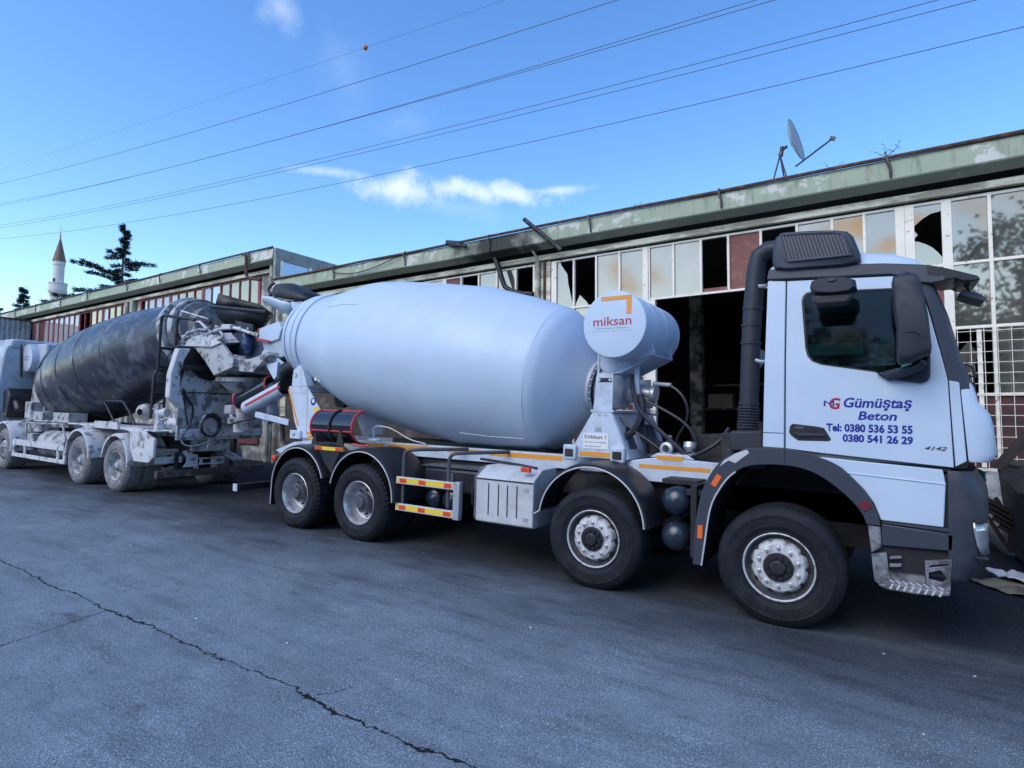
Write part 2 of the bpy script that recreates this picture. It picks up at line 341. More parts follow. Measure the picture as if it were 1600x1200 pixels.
def ground_mat():
    m = bpy.data.materials.new('worn_asphalt'); m.use_nodes = True; nt = m.node_tree; N = nt.nodes; L = nt.links; b = N['Principled BSDF']
    tc = N.new('ShaderNodeTexCoord'); co = tc.outputs['Object']; sx = N.new('ShaderNodeSeparateXYZ'); L.new(co, sx.inputs[0])
    def noise_(scale, detail=6, rough=.6, stretch=None):
        n = N.new('ShaderNodeTexNoise'); n.inputs['Scale'].default_value = scale; n.inputs['Detail'].default_value = detail; n.inputs['Roughness'].default_value = rough
        if stretch:
            mp = N.new('ShaderNodeMapping'); mp.inputs['Scale'].default_value = stretch; L.new(co, mp.inputs[0]); L.new(mp.outputs[0], n.inputs[0])
        else: L.new(co, n.inputs[0])
        return n.outputs['Fac']
    def mt(op, a, b_=0, c=0):
        x = N.new('ShaderNodeMath'); x.operation = op
        for i, v in enumerate((a, b_, c)):
            if isinstance(v, (int, float)): x.inputs[i].default_value = v
            else: L.new(v, x.inputs[i])
        return x.outputs[0]
    def rng(s, a, b_, c=0, d=1):
        r = N.new('ShaderNodeMapRange'); r.interpolation_type = 'SMOOTHSTEP'; L.new(s, r.inputs[0])
        for i, v in enumerate((a, b_, c, d)): r.inputs[1+i].default_value = v
        return r.outputs[0]
    def mix(f, a, c):
        x = N.new('ShaderNodeMix'); x.data_type = 'RGBA'
        if isinstance(f, (int, float)): x.inputs[0].default_value = f
        else: L.new(f, x.inputs[0])
        for i, v in ((6, a), (7, c)):
            if isinstance(v, tuple): x.inputs[i].default_value = (*v, 1)
            else: L.new(v, x.inputs[i])
        return x.outputs[2]
    big = noise_(.55, 7, .62); mid = noise_(3.2, 8, .7); fine = noise_(55, 3, .6)
    base = mix(rng(mid, .3, .7), G_LO, G_HI)
    base = mix(rng(big, .35, .65, 0, .4), base, (.085, .105, .128))
    # oily, sooty yard surface along the parked trucks and inside the bays, then painted truck shade
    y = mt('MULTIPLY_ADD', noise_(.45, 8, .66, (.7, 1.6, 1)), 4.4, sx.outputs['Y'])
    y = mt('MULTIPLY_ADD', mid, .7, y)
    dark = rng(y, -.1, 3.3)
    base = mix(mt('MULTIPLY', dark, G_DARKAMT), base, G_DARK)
    base = mix(mt('MULTIPLY', rng(y, 2.2, 4.0), .85), base, (.008, .008, .009))  # near-black underneath: the trucks' shade put into the ground colour
    # stone chips in the wearing course
    vo = N.new('ShaderNodeTexVoronoi'); vo.inputs['Scale'].default_value = 98; L.new(co, vo.inputs['Vector'])
    sr = N.new('ShaderNodeSeparateColor'); L.new(vo.outputs['Color'], sr.inputs[0])
    chip = mt('MULTIPLY', rng(vo.outputs['Distance'], .42, .28), rng(sr.outputs[0], .62, .74))
    chip = mt('MULTIPLY', chip, rng(noise_(1.3, 4), .3, .62, .15, 1))
    pits = mt('MULTIPLY', rng(vo.outputs['Distance'], .45, .3), rng(sr.outputs[1], .66, .8))
    grit = noise_(150, 2, .5); grit2 = noise_(48, 4, .7)
    keep = rng(dark, 0, 1, 1, .30)
    base = mix(mt('MULTIPLY', rng(grit2, .42, .72, 0, .55), keep), base, (.055, .062, .078))
    base = mix(mt('MULTIPLY', rng(grit, .48, .74, 0, .8), keep), base, (.52, .57, .64))
    streak = noise_(2.4, 8, .75, (.35, 1.9, 1))
    base = mix(mt('MULTIPLY', rng(streak, .46, .68, 0, .6), rng(dark, 0, .6, .55, 1)), base, (.030, .033, .042))
    base = mix(mt('MULTIPLY', pits, .75), base, (.028, .032, .04))
    base = mix(mt('MULTIPLY', mt('MULTIPLY', chip, .75), rng(dark, 0, 1, 1, .16)), base, (.62, .70, .80))
    blot = mt('MULTIPLY', rng(noise_(1.1, 9, .72, (.6, 1.5, 1)), .60, .68), .55)
    base = mix(blot, base, (.045, .043, .042))
    # cracks: a long joint, a joint running off it, a short spur
    wv = mt('MULTIPLY', mt('SUBTRACT', noise_(1.7, 10, .72), .5), .34)
    wv2 = mt('MULTIPLY', mt('SUBTRACT', noise_(14, 6, .7), .5), .05)
    wig = mt('ADD', wv, wv2)
    cw = rng(noise_(2.6, 4), .3, .7, .0035, .012)
    d1 = mt('ABSOLUTE', mt('ADD', mt('ADD', sx.outputs['Y'], 3.16), wig))
    k1 = rng(mt('DIVIDE', d1, cw), 1.35, .7)
    d2 = mt('ABSOLUTE', mt('ADD', mt('ADD', sx.outputs['X'], mt('MULTIPLY_ADD', sx.outputs['Y'], .27, 5.76)), mt('MULTIPLY', wig, .5)))
    k2 = mt('MULTIPLY', rng(d2, .008, .004), mt('MULTIPLY', mt('LESS_THAN', sx.outputs['Y'], -3.16), mt('GREATER_THAN', sx.outputs['Y'], -7)))
    d3 = mt('ABSOLUTE', mt('ADD', mt('ADD', sx.outputs['X'], 2.20), mt('MULTIPLY_ADD', mt('ADD', sx.outputs['Y'], 3.03), -.45, wig)))
    k3 = mt('MULTIPLY', rng(d3, .007, .003), mt('MULTIPLY', mt('GREATER_THAN', sx.outputs['Y'], -3.12), mt('LESS_THAN', sx.outputs['Y'], -2.9)))
    kk = mt('MAXIMUM', k1, mt('MAXIMUM', k2, k3))
    col = mix(kk, base, (.012, .012, .013))
    L.new(col, b.inputs['Base Color'])
    b.inputs['Roughness'].default_value = .85; L.new(rng(dark, 0, 1, .2, .03), b.inputs['Specular IOR Level'])
    h = mt('ADD', mt('MULTIPLY', fine, .5), mt('MULTIPLY', vo.outputs['Distance'], .6)); h = mt('SUBTRACT', h, mt('MULTIPLY', kk, 2.5))
    bp = N.new('ShaderNodeBump'); bp.inputs['Strength'].default_value = .55; bp.inputs['Distance'].default_value = .006; L.new(h, bp.inputs['Height']); L.new(bp.outputs[0], b.inputs['Normal'])
    return m
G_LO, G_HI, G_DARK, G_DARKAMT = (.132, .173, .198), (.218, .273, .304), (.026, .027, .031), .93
g = MB()
gx = [-700, -200, -60, -30, -15, -5, 5, 15, 40, 200, 700]
g.sheet([[Vector((x, y, 0)) for x in gx] for y in (-700, -120, -40, -12, -6, -2, 2, 6, 12, 40, 120, 700)])
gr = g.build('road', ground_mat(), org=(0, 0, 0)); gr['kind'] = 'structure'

# small litter on the asphalt: pale stone chips pressed flat
M_CHIP = mat('chip', (.62, .60, .56), .8)
litter = MB()
for i in range(46):
    x = random.uniform(-9, 3.5); y = random.uniform(-2.9, .1) if random.random() < .75 else random.uniform(-4.5, -2.5)
    s = random.uniform(.004, .013); a = random.uniform(0, 6)
    pts = [(x+math.cos(a+k*2*math.pi/6)*s*random.uniform(.6, 1.5), y+math.sin(a+k*2*math.pi/6)*s*random.uniform(.5, 1.1)) for k in range(6)]
    litter.prism(pts, .002, .002+s*.5, ax='z')
lo = litter.build('gravel_chips', M_CHIP, org=(0, 0, 0)); lo['kind'] = 'stuff'; lo['label'] = 'scattered pale stone chips and scraps on the dark asphalt'

# ------------------------------------------------------------------ long workshop building (plumb frame)
FY = 6.0                                   # window plane
def pane(mb_poly, y, th=.005): return MB().prism(mb_poly, y, y+th)
def bar_frame(mb, xs, zs, y0, y1, w, thick=()):
    """glazing bars: uprights at xs, rails at zs"""
    x0, x1, z0, z1 = xs[0], xs[-1], zs[0], zs[-1]
    for i, x in enumerate(xs):
        ww = .065 if i in thick else w
        mb.bb(x-ww, x+ww, y0, y1, z0-w, z1+w)
    for z in zs:
        for a, b in zip(xs, xs[1:]): mb.bb(a+w*.9, b-w*.9, y0+.006, y1-.006, z-w, z+w)

def gutter_run(x0, x1, dz, root, m, brackets, pipe_m):
    prof = [(5.61, 6.13+dz), (5.55, 5.785+dz), (5.565, 5.762+dz), (5.80, 5.675+dz), (5.84, 5.80+dz), (5.93, 5.83+dz), (5.93, 6.0+dz), (5.86, 6.0+dz), (5.83, 5.90+dz), (5.70, 5.90+dz), (5.68, 6.13+dz)]
    mb = MB(); rings = []
    n = max(2, int((x1-x0)/1.3))
    for i in range(n+1):
        x = x0+(x1-x0)*i/n; j = random.uniform(-.008, .008)
        rings.append([Vector((x, y+j*.4, z+j)) for y, z in prof])
    mb.loft(rings); mb.build('roof_gutter', m, root, ang=20)
    mb = MB(); mb.tube([(x0+(x1-x0)*i/14, 5.58+random.uniform(-.012, .012), 6.155+dz+random.uniform(-.012, .012)) for i in range(15)], .034, 8)
    mb.build('gutter_pipe', pipe_m, root)
    for bx in brackets:
        mb = MB(); mb.tube([(bx, 5.60, 6.19+dz), (bx, 5.535, 6.14+dz), (bx+.02, 5.515, 6.05+dz), (bx+.05, 5.52, 5.95+dz), (bx+.05, 5.528, 5.80+dz)], [.03, .03, .026, .022, .02], 6)
        mb.build('gutter_bracket', M_STEELD, root)
    mb = MB(); mb.bb(x0, x1, 5.865, 5.97, 5.462+dz, 5.585+dz); mb.build('lintel_beam', M_BEIGE, root, bevel=.01)

wb = thing('workshop_building', 'long grey green workshop with white framed broken windows and an open dark bay', 'building', (-3, FY, 0), plumb=True)
M_GUT = gutter_mat()
XL, XR = -15.40, 12.0
GUT = gutter_run(XL, XR, 0, wb, M_GUT, [0.981, -1.7, -4.402, -7.035, -9.74, -12.516, 3.66, 6.3, 9.0], M_RUST)
# shell: roof, back, floor, ends
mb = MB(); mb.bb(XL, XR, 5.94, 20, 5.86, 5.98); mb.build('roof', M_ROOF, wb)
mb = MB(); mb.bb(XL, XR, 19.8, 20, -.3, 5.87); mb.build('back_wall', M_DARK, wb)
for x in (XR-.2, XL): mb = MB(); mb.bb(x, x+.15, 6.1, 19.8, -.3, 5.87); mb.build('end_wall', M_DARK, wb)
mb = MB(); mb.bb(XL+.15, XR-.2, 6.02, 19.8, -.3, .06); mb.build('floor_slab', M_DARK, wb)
# posts and pipes on the front
mb = MB(); mb.bb(-5.99, -5.56, 5.95, 6.2, -.3, 5.46); mb.build('concrete_post', M_BEIGE, wb, bevel=.01)
mb = MB(); mb.cyl((-5.86, 5.90, 0), (-5.86, 5.90, 5.56), .055, n=12); mb.tube([(-5.86, 5.9, 5.3), (-5.87, 5.86, 5.55), (-5.95, 5.76, 5.72)], .03); mb.build('downpipe', M_PIPEC, wb)
mb = MB(); mb.cyl((-5.70, 5.92, 0), (-5.70, 5.92, 5.45), .03, n=8); mb.build('downpipe', M_RUST, wb)
mb = MB(); mb.bb(XL, XL+.3, 5.95, 6.2, -.3, 5.46); mb.build('concrete_post', M_BEIGE, wb, bevel=.01)
mb = MB(); mb.cyl((-15.85, 5.86, 0), (-15.85, 5.86, 6.9), .075, n=12); mb.build('downpipe', M_PIPEC, wb)
mb = MB(); mb.cyl((-15.45, 5.86, 0), (-15.45, 5.86, 5.56), .075, n=12); mb.build('downpipe', M_PIPEC, wb)

def window(root, name, xs, zs, fm, panes, thick=(), w=.022, y=FY):
    mb = MB(); bar_frame(mb, xs, zs, y-.045, y+.03, w, thick)
    fr = mb.build(name, fm, root, bevel=.004, seg=1)
    for (i, j, kind) in panes:
        x0, x1, z0, z1 = xs[i]+w*.8, xs[i+1]-w*.8, zs[j]+w*.8, zs[j+1]-w*.8
        m, polys = kind
        tilt = random.uniform(-.012, .012); tz = random.uniform(-.008, .008)
        for pl in polys:
            p = MB().prism([(x0+u*(x1-x0), z0+v*(z1-z0)) for u, v in pl], y-.004, y+.001)
            cx, cz = (x0+x1)/2, (z0+z1)/2
            p.build('pane' if m not in (M_BROWN, M_REDPANEL) else 'panel', m, fr, fn=lambda c, cx=cx, cz=cz: Vector((c.x, c.y+(c.x-cx)*tilt+(c.z-cz)*tz, c.z)))
    return fr
SQ = [[(0, 0), (1, 0), (1, 1), (0, 1)]]
G1, GL, GB, BR, RP = (M_GLASS, SQ), (M_GLASSL, SQ), (M_GLASSB, SQ), (M_BROWN, SQ), (M_REDPANEL, SQ)
brk_diag = (M_GLASS, [[(0, 0), (1, 0), (.94, .1), (.72, .5), (.66, .72), (.33, .93), (.28, 1), (0, 1)]])
brk_shard = (M_GLASS, [[(0, 0), (.64, 0), (.60, .06), (.24, .24), (.05, .07), (0, .08)]])
brk_lr = (M_GLASS, [[(0, 0), (.42, 0), (.55, .16), (1, .32), (1, 1), (0, 1)]])
brk_lr2 = (M_GLASS, [[(0, 0), (.70, 0), (1, .14), (1, 1), (0, 1)]])
brk_big = (M_GLASS, [[(0, .68), (.05, .66), (.34, .78), (.6, .85), (.98, .875), (1, .9), (1, 1), (0, 1)], [(0, .44), (.05, .45), (.2, .53), (.04, .655), (0, .67)], [(0, 0), (1, 0), (1, .03), (.92, .10), (.75, .22), (.6, .30), (.43, .36), (.2, .42), (0, .435)]])
ZT = 5.405
# bay hidden behind the drum
xs = [-15.28+.548*i for i in range(18)]
pn = []
for i in range(17):
    k = {16: None, 15: G1, 14: G1, 13: None, 12: BR}.get(i, G1)
    if k: pn.append((i, 1, k))
    pn.append((i, 0, RP if i % 5 else G1))
window(wb, 'window_frame', xs, [3.3, 4.34, ZT], M_WHITEF, pn, thick=(0, 4, 8, 12, 17))
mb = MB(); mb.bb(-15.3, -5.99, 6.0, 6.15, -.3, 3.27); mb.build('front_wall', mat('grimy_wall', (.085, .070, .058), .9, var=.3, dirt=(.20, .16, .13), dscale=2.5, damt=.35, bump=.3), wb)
# bay with the clean truck: fixed lights left of the doorway
xs = [-5.47, -4.967, -4.418, -3.872, -3.288]
pn = [(0, 2, brk_diag), (1, 2, brk_shard), (2, 2, G1), (3, 2, G1)]
for i in range(4):
    for j in (0, 1): pn.append((i, j, G1 if j else RP))
window(wb, 'window_frame', xs, [1.1, 3.25, 4.30, ZT], M_WHITEF, pn, thick=(0, 4))
mb = MB(); mb.bb(-5.56, -3.22, 6.0, 6.15, -.3, 1.07); mb.build('front_wall', M_PLASTER, wb)
# lights above the doorway
xs = [-3.22, -2.706, -2.154, -1.63, -1.04, -.421, .145, .632, 1.145]
pn = [(0, 0, G1), (1, 0, G1), (3, 0, BR), (5, 0, G1), (6, 0, brk_lr), (7, 0, brk_lr2)]
window(wb, 'window_frame', xs, [4.30, ZT], M_WHITEF, pn, thick=(8,))
mb = MB(); mb.bb(-2.13, -1.65, 6.0, 6.03, 4.325, 4.40); mb.build('board', M_BROWN, wb)
for x in (-3.24, 1.10): mb = MB(); mb.bb(x, x+.15, 5.95, 6.06, -.2, 4.272); mb.build('door_post', M_WHITEF, wb, bevel=.005)
# opened door leaf, standing inside against the jamb, with wire mesh over glass
def mesh_grille(x0, x1, z0, z1, y, step, r, root, m=M_WHITEF):
    mb = MB(); x = x0
    while x <= x1+.001: mb.cyl((x, y, z0), (x, y, z1), r, n=5); x += step
    z = z0
    while z <= z1+.001: mb.cyl((x0, y-r*1.6, z), (x1, y-r*1.6, z), r, n=5); z += step
    return mb.build('wire_mesh', m, root)
mesh_grille(-4.4, -3.32, 1.15, 3.2, 5.93, .14, .006, wb)
# right hand bay
for x in (-3.4, .6): mb = MB(); mb.bb(x, x+.3, 9.6, 9.9, .06, 5.7); mb.build('inner_post', M_BENCH, wb)
xs = [1.278, 1.776, 2.322, 2.86, 3.40, 3.94, 4.48, 5.02, 5.56]
zs = [1.06, 2.232, 3.303, 4.345, ZT]
pn = [(0, 3, brk_big), (1, 3, G1), (2, 3, G1), (3, 3, G1), (0, 2, BR), (1, 2, G1), (2, 2, G1), (3, 2, G1)]
for i in range(8):
    pn.append((i, 0, RP))
    if i != 1: pn.append((i, 1, G1))
    if i > 3: pn += [(i, 2, G1), (i, 3, G1)]
pn.append((1, 1, (M_GLASS, [[(0, 0), (.55, 0), (.5, .3), (.62, .62), (.4, .8), (0, .55)], [(.3, 1), (1, 1), (1, .92)]])))
window(wb, 'window_frame', xs, zs, M_WHITEF, pn, thick=(0, 1, 4), w=.024)
mb = MB(); mb.bb(5.6, XR, 6.0, 6.15, -.3, 5.45); mb.build('front_wall', M_PLASTER, wb)
mb = MB(); mb.bb(1.25, 5.6, 6.0, 6.15, -.3, 1.03); mb.build('front_wall', M_PLASTER, wb)
mesh_grille(1.36, 4.9, 1.08, 3.28, 5.90, .165, .0052, wb)
mb = MB(); mb.bb(2.10, 2.16, 5.93, 5.955, 1.1, 3.25); mb.build('mesh_strut', M_WHITEF, wb)
# stove pipe through the window, charred
M_CHAR = mat('charred_pipe', (.02, .02, .022), .45, metal=.5, var=.4, dirt=(.10, .10, .11), dscale=12, damt=.3)
mb = MB(); mb.tube([(-5.9, 5.75, 4.66), (-6.35, 5.75, 4.74), (-6.66, 5.75, 4.90), (-6.74, 5.75, 5.06), (-6.84, 5.75, 5.35), (-6.96, 5.74, 5.66)], .062, 12, smooth=1); mb.build('stove_pipe', M_CHAR, wb)
mb = MB(); mb.cyl((-5.96, 5.43, 6.34), (-5.05, 5.50, 5.51), .050, n=8); mb.tube([(-5.52, 5.46, 5.96), (-5.34, 5.5, 5.76)], .03, 6); mb.build('broken_bracket', M_CHAR, wb)
mb = MB(); mb.box((-8.11, 5.62, 6.16), (.44, .22, .12), (0, .2, .1)); mb.tube([(-8.27, 5.58, 6.15), (-7.95, 5.46, 6.07), (-7.64, 5.51, 5.99)], .05, 6, smooth=1); mb.build('gutter_patch', M_CHAR, wb, bevel=.03)
mb = MB(); mb.tube([(-12.44, 5.52, 5.97), (-11.7, 5.51, 5.83), (-10.87, 5.5, 5.87), (-9.93, 5.52, 6.08)], .012, 6, smooth=2); mb.build('cable', M_RUBBER, wb)
# vague things in the dark bay
t = thing('work_bench', 'dim workbench standing deep inside the open dark bay', 'workbench', (-2.2, 9, .06), plumb=True)
mb = MB(); mb.bb(-4.2, -.2, 8.6, 9.4, .92, 1.0); mb.build('bench_top', M_BENCH, t)
for x in (-4.1, -2.2, -.3):
    for y in (8.7, 9.3): mb = MB(); mb.bb(x-.04, x+.04, y-.04, y+.04, .06, .92); mb.build('leg', M_BENCH, t)
t = thing('light_band_panel', 'tall dim storage shelf at the back of the open bay', 'shelf', (-1.5, 12.3, .06), plumb=True)
for x in (-4.0, -1.5, 1.0): mb = MB(); mb.bb(x-.04, x+.04, 12.0, 12.6, .06, 2.9); mb.build('upright', M_BENCH, t)
for z in (.5, 1.3, 2.1, 2.8): mb = MB(); mb.bb(-3.95, .95, 12.02, 12.58, z, z+.05); mb.build('shelf_board', M_BENCH, t)
for k, (x, z) in enumerate(((-3.2, 2.15), (-.4, 2.15), (-2.4, 1.35))):
    solo(MB().bb(x-.35, x+.35, 12.05, 12.5, z+.001, z+.42), 'carton', mat('carton', (.32, .27, .2), .9), ('pale carton on the upper shelf at the left', 'pale carton on the upper shelf at the right', 'pale carton on the middle shelf')[k], 'box', (x, 12.25, z), plumb=True, bevel=.01)

# ------------------------------------------------------------------ taller left workshop, one step up
DZ = 1.06
lb = thing('red_windowed_workshop', 'taller workshop with red window bars and streaked grey eaves beyond the dirty mixer truck', 'building', (-26, FY, .6), plumb=True)
LX0, LX1 = -47.0, -15.45
gutter_run(LX0, LX1, DZ, lb, gutter_mat(False), [-16.64, -19.576, -22.362, -24.931, -28.516, -31.299, -34.193, -36.819, -39.648, -42.463, -45.277], M_STEELD)
mb = MB(); mb.bb(LX0, LX1, 5.94, 20, 5.86+DZ, 5.98+DZ); mb.build('roof', M_ROOF, lb)
mb = MB(); mb.bb(LX0, LX1, 19.8, 20, 0, 5.87+DZ); mb.bb(LX0, LX0+.15, 6.1, 19.8, 0, 5.87+DZ); mb.build('back_wall', M_DARK, lb)
# gable that shows above the lower roof, with a glazed strip
mb = MB(); mb.bb(LX1, LX1+.12, 5.62, 20, 6.80, 7.18); mb.bb(LX1, LX1+.12, 5.62, 5.76, 5.6, 6.80); mb.bb(LX1, LX1+.12, 6.1, 20, 0, 6.1); mb.build('gable_wall', M_CONC, lb)
mb = MB(); mb.bb(LX1+.03, LX1+.09, 5.76, 18, 6.1, 6.80); mb.build('gable_glazing', M_GLASSB, lb)
for y in (5.8, 6.9, 7.4, 9.0, 10.6, 12.2): mb = MB(); mb.bb(LX1, LX1+.13, y, y+.09, 6.09, 6.805); mb.build('gable_bar', M_WHITEF, lb)
mb = MB(); mb.tube([(-17.0, 5.52, 7.19), (-16.7, 5.48, 7.12), (-16.66, 5.46, 6.5), (-16.58, 5.48, 6.31), (-15.95, 5.54, 6.2)], .052, 10, smooth=1); mb.build('downpipe', M_RUST, lb)
xs = [-24.65+.57*i for i in range(15)]
kinds = [None, GL, GL, GL, GL, G1, GL, GL, G1, G1, GL, GB, G1, G1, G1]
pn = [(i, 1, [(M_GLASSL, [[(.4, 0), (1, 0), (1, 1), (.55, 1)]]), GL, GL, GL, GL, G1, G1, G1, (M_GLASSL, [[(0, 0), (1, 0), (1, .9), (.7, 1), (0, 1)]]), GB, G1, G1, G1, G1][i]) for i in range(14)]
pn += [(i, 0, G1 if i % 3 else RP) for i in range(14)]
window(lb, 'window_frame', xs, [3.6, 5.0, 6.48], M_REDF, pn, thick=(0, 4, 8, 14))
xs = [-35.5+.575*i for i in range(18)]
ks = [GL, RP, GL, GL, GL, GL, GL, GL, GL, None, None, G1, G1, (M_GLASSL, SQ), G1, G1, G1]
pn = [(i, 1, k) for i, k in enumerate(ks) if k] + [(i, 0, GL if i % 4 else G1) for i in range(17)]
window(lb, 'window_frame', xs, [3.6, 5.0, 6.48], M_REDF, pn, thick=(0, 4, 9, 13, 17))
mb = MB(); mb.bb(LX0, -35.6, 6.0, 6.15, 0, 6.52); mb.bb(-35.6, -15.46, 6.0, 6.15, 0, 3.56); mb.bb(-25.68, -24.72, 6.0, 6.15, 3.57, 6.52); mb.bb(-16.62, -15.47, 6.0, 6.15, 3.57, 6.52); mb.build('front_wall', M_PLASTER, lb)
for x in (-25.58, -25.12): mb = MB(); mb.cyl((x, 5.86, 0), (x, 5.86, 6.5), .09, n=12); mb.build('downpipe', M_PIPEC, lb)
# red steel door with a round hole
M_REDD = mat('red_door_paint', (.26, .05, .055), .6, var=.25, dirt=(.12, .05, .05), damt=.4)
mb = MB(); mb.prism([(-17.75, .9), (-16.45, .9), (-16.45, 3.3), (-17.75, 3.3)], 5.93, 5.99, holes=[arc(-17.28, 1.55, .25, 0, 342, 19)]); dr = mb.build('door', M_REDD, lb)
mb = MB(); mb.lathe([(.24, 0), (.30, -.03), (.31, 0)], (-17.28, 5.93, 1.55), (0, 1, 0), 20); mb.build('hole_rim', M_WHITEF, dr)
mb = MB(); mb.bb(-17.75, -16.45, 5.91, 5.93, 2.52, 2.60); mb.build('cross_bar', M_REDF, dr)

# corrugated end wall of a shed
M_CORR = mat('corrugated_sheet', (.45, .48, .52), .45, metal=.3, var=.15, scale=2, dirt=(.3, .3, .3), damt=.35)
sh = thing('corrugated_shed', 'small shed clad in pale corrugated sheet at the far left', 'shed', (-38, 5, .8), plumb=True)
mb = MB(); g2 = []
for z in (.8, 6.55):
    g2.append([Vector((-35.75+(.05 if k % 4 in (1, 2) else -.05), 3.0+2.9*k/56, z)) for k in range(57)])
mb.sheet(g2); mb.build('corrugated_wall', M_CORR, sh, solid=.01, ang=10, smooth=False)
mb = MB(); mb.bb(-42, -35.9, 3.0, 5.9, .8, 6.45); mb.build('shed_body', M_CORR, sh)
mb = MB(); mb.bb(-42, -35.65, 2.95, 5.92, 6.56, 6.62); mb.build('shed_roof', M_STEELD, sh)

# ------------------------------------------------------------------ roof fittings
M_DISH = mat('dish_paint', (.33, .35, .38), .4, metal=.2, var=.15)
sdsh = thing('satellite_dish', 'grey satellite dish tilted to the sky on the workshop roof edge', 'satellite dish', (-.62, 6.3, 5.95), plumb=True)
dc = Vector((-.53, 6.35, 7.13)); dax = Vector((.60, -.62, .42)).normalized()   # the way it looks
def dish():
    mb = MB(); prof = [(.001, 0)]+[(.52*i/8, .30*(i/8)**2*.42) for i in range(1, 9)]
    mb.lathe([(r*.80, h*.80) for r, h in prof], dc, DAX, 40); return mb.build('dish_reflector', M_DISH, sdsh, solid=.012)
DAX = Vector((.92, -.14, .20)).normalized(); dish()
mb = MB(); mb.tube([(-.60, 6.33, 7.06), (-.68, 6.3, 7.0), (-.73, 6.3, 6.9)], .030, 8); mb.cyl((-.68, 6.3, 7.06), (-.70, 6.3, 6.88), .036); mb.build('dish_mount', M_STEELD, sdsh)
for p in ((-.92, 6.1, 5.98), (-.50, 6.2, 5.98), (-.62, 6.8, 5.98)): mb = MB(); mb.cyl((-.72, 6.3, 6.9), p, .015, n=8); mb.build('strut', M_STEELD, sdsh)
mb = MB(); mb.cyl((-.46, 6.33, 6.63), (.16, 6.2, 6.95), .017, n=8); mb.box((.18, 6.2, 6.96), (.09, .06, .06), (0, .5, 0)); mb.build('feed_arm', M_STEELD, sdsh)
M_WEED = mat('weed', (.10, .10, .06), .9)
def weed(x, y, z, h, n, lab):
    mb = MB()
    for i in range(n):
        a = random.uniform(0, 6.28); l = h*random.uniform(.5, 1); q = Vector((x, y, z)); pts = [q]
        for k in range(4): q = q+Vector((math.cos(a)*.03*(k+1)*random.uniform(.3, 1.2), math.sin(a)*.02, l/4)); pts.append(q)
        mb.tube(pts, [.006, .005, .004, .003, .002], 4)
        for k in range(6):
            p = pts[random.randint(2, 4)]; d = Vector((random.uniform(-1, 1), random.uniform(-1, 1), random.uniform(-.2, .6)))*.05
            mb.add([p, p+d, p+d+Vector((0, 0, .02))], [(0, 1, 2)])
    solo(mb, 'roof_weed', M_WEED, lab, 'weed', (x, y, z), group='dry weeds on the gutter', plumb=True)
weed(.99, 5.64, 6.13, .32, 4, 'dry weed growing on the gutter above the cab roof')
weed(.2, 5.66, 6.13, .14, 3, 'tiny dry weed on the gutter just right of the dish')
weed(-3.27, 5.64, 6.13, .16, 3, 'small dry weed on the gutter above the middle windows')
# ------------------------------------------------------------------ minaret, trees, cables (plumb frame, far)
M_MINW = mat('minaret_render', (.62, .61, .58), .8, var=.06, dirt=(.45, .44, .42), damt=.25)
M_LEAD = mat('minaret_roof', (.16, .095, .075), .6, var=.2)
mnx, mny, mk = -85.4, 24.0, .4515
def mz(z): return (z-1.82)*mk+1.82
mi = thing('minaret', 'slender white minaret with a dark pointed cone above the roofs at the far left', 'minaret', (mnx, mny, 1.9), plumb=True)
def turn(prof, nm, m, n=16): mb = MB(); mb.lathe([(r, mz(z)) for r, z in prof], (mnx, mny, 0), (0, 0, 1), n); return mb.build(nm, m, mi, ang=15)
turn([(.62, 2), (.62, 28), (.66, 33.4)], 'shaft', M_MINW)
turn([(.66, 33.3), (.86, 35.0), (.98, 35.7), (1.0, 36.0), (.95, 36.05), (.95, 37.7), (1.0, 37.8), (1.0, 38.1), (.9, 38.1), (.9, 36.2), (.5, 36.2)], 'balcony', M_MINW)
turn([(.585, 36.1), (.585, 42.9), (.64, 43.1), (.64, 44.2)], 'upper_shaft', M_MINW)
turn([(.70, 44.1), (.68, 44.5), (.06, 50.8), (.01, 51.0)], 'cone_roof', M_LEAD)
turn([(.03, 50.7), (.10, 51.2), (.03, 51.6), (.08, 52.0), (.025, 52.3), (.02, 54.2), (.005, 54.4)], 'finial', M_LEAD, 8)
mb = MB(); mb.bb(mnx+.12, mnx+.36, mny-.62, mny-.45, mz(37.0), mz(39.2)); mb.build('doorway', M_DARK, mi)

M_BARK = mat('bark', (.07, .055, .045), .9, var=.3)
def leafmat(name, c):
    m = mat(name, c, .75, var=.45, scale=1.3, spec=.2)
    return m
M_NEEDLE = leafmat('cedar_needles', (.022, .045, .032))
def needle_clump(mb, p, d, l, n):
    """a flat spray of short needle twigs along direction d"""
    up = Vector((0, 0, 1)); s = d.cross(up); s = s.normalized() if s.length > .01 else Vector((1, 0, 0))
    for _ in range(n):
        t = random.uniform(0, 1); q = p + d*(l*t) + Vector((random.uniform(-.12, .12), random.uniform(-.12, .12), random.uniform(-.22, .12)))
        dirn = (d*random.uniform(.2, 1) + s*random.choice((-1, 1))*random.uniform(.2, 1) + up*random.uniform(-.25, .45)).normalized()
        ll = random.uniform(.16, .42); w = dirn.cross(Vector((random.uniform(-1, 1), random.uniform(-1, 1), random.uniform(-1, 1)))).normalized()*random.uniform(.02, .05)
        mb.add([q-w, q+w, q+dirn*ll+w*.35, q+dirn*ll-w*.35], [(0, 1, 2, 3)])
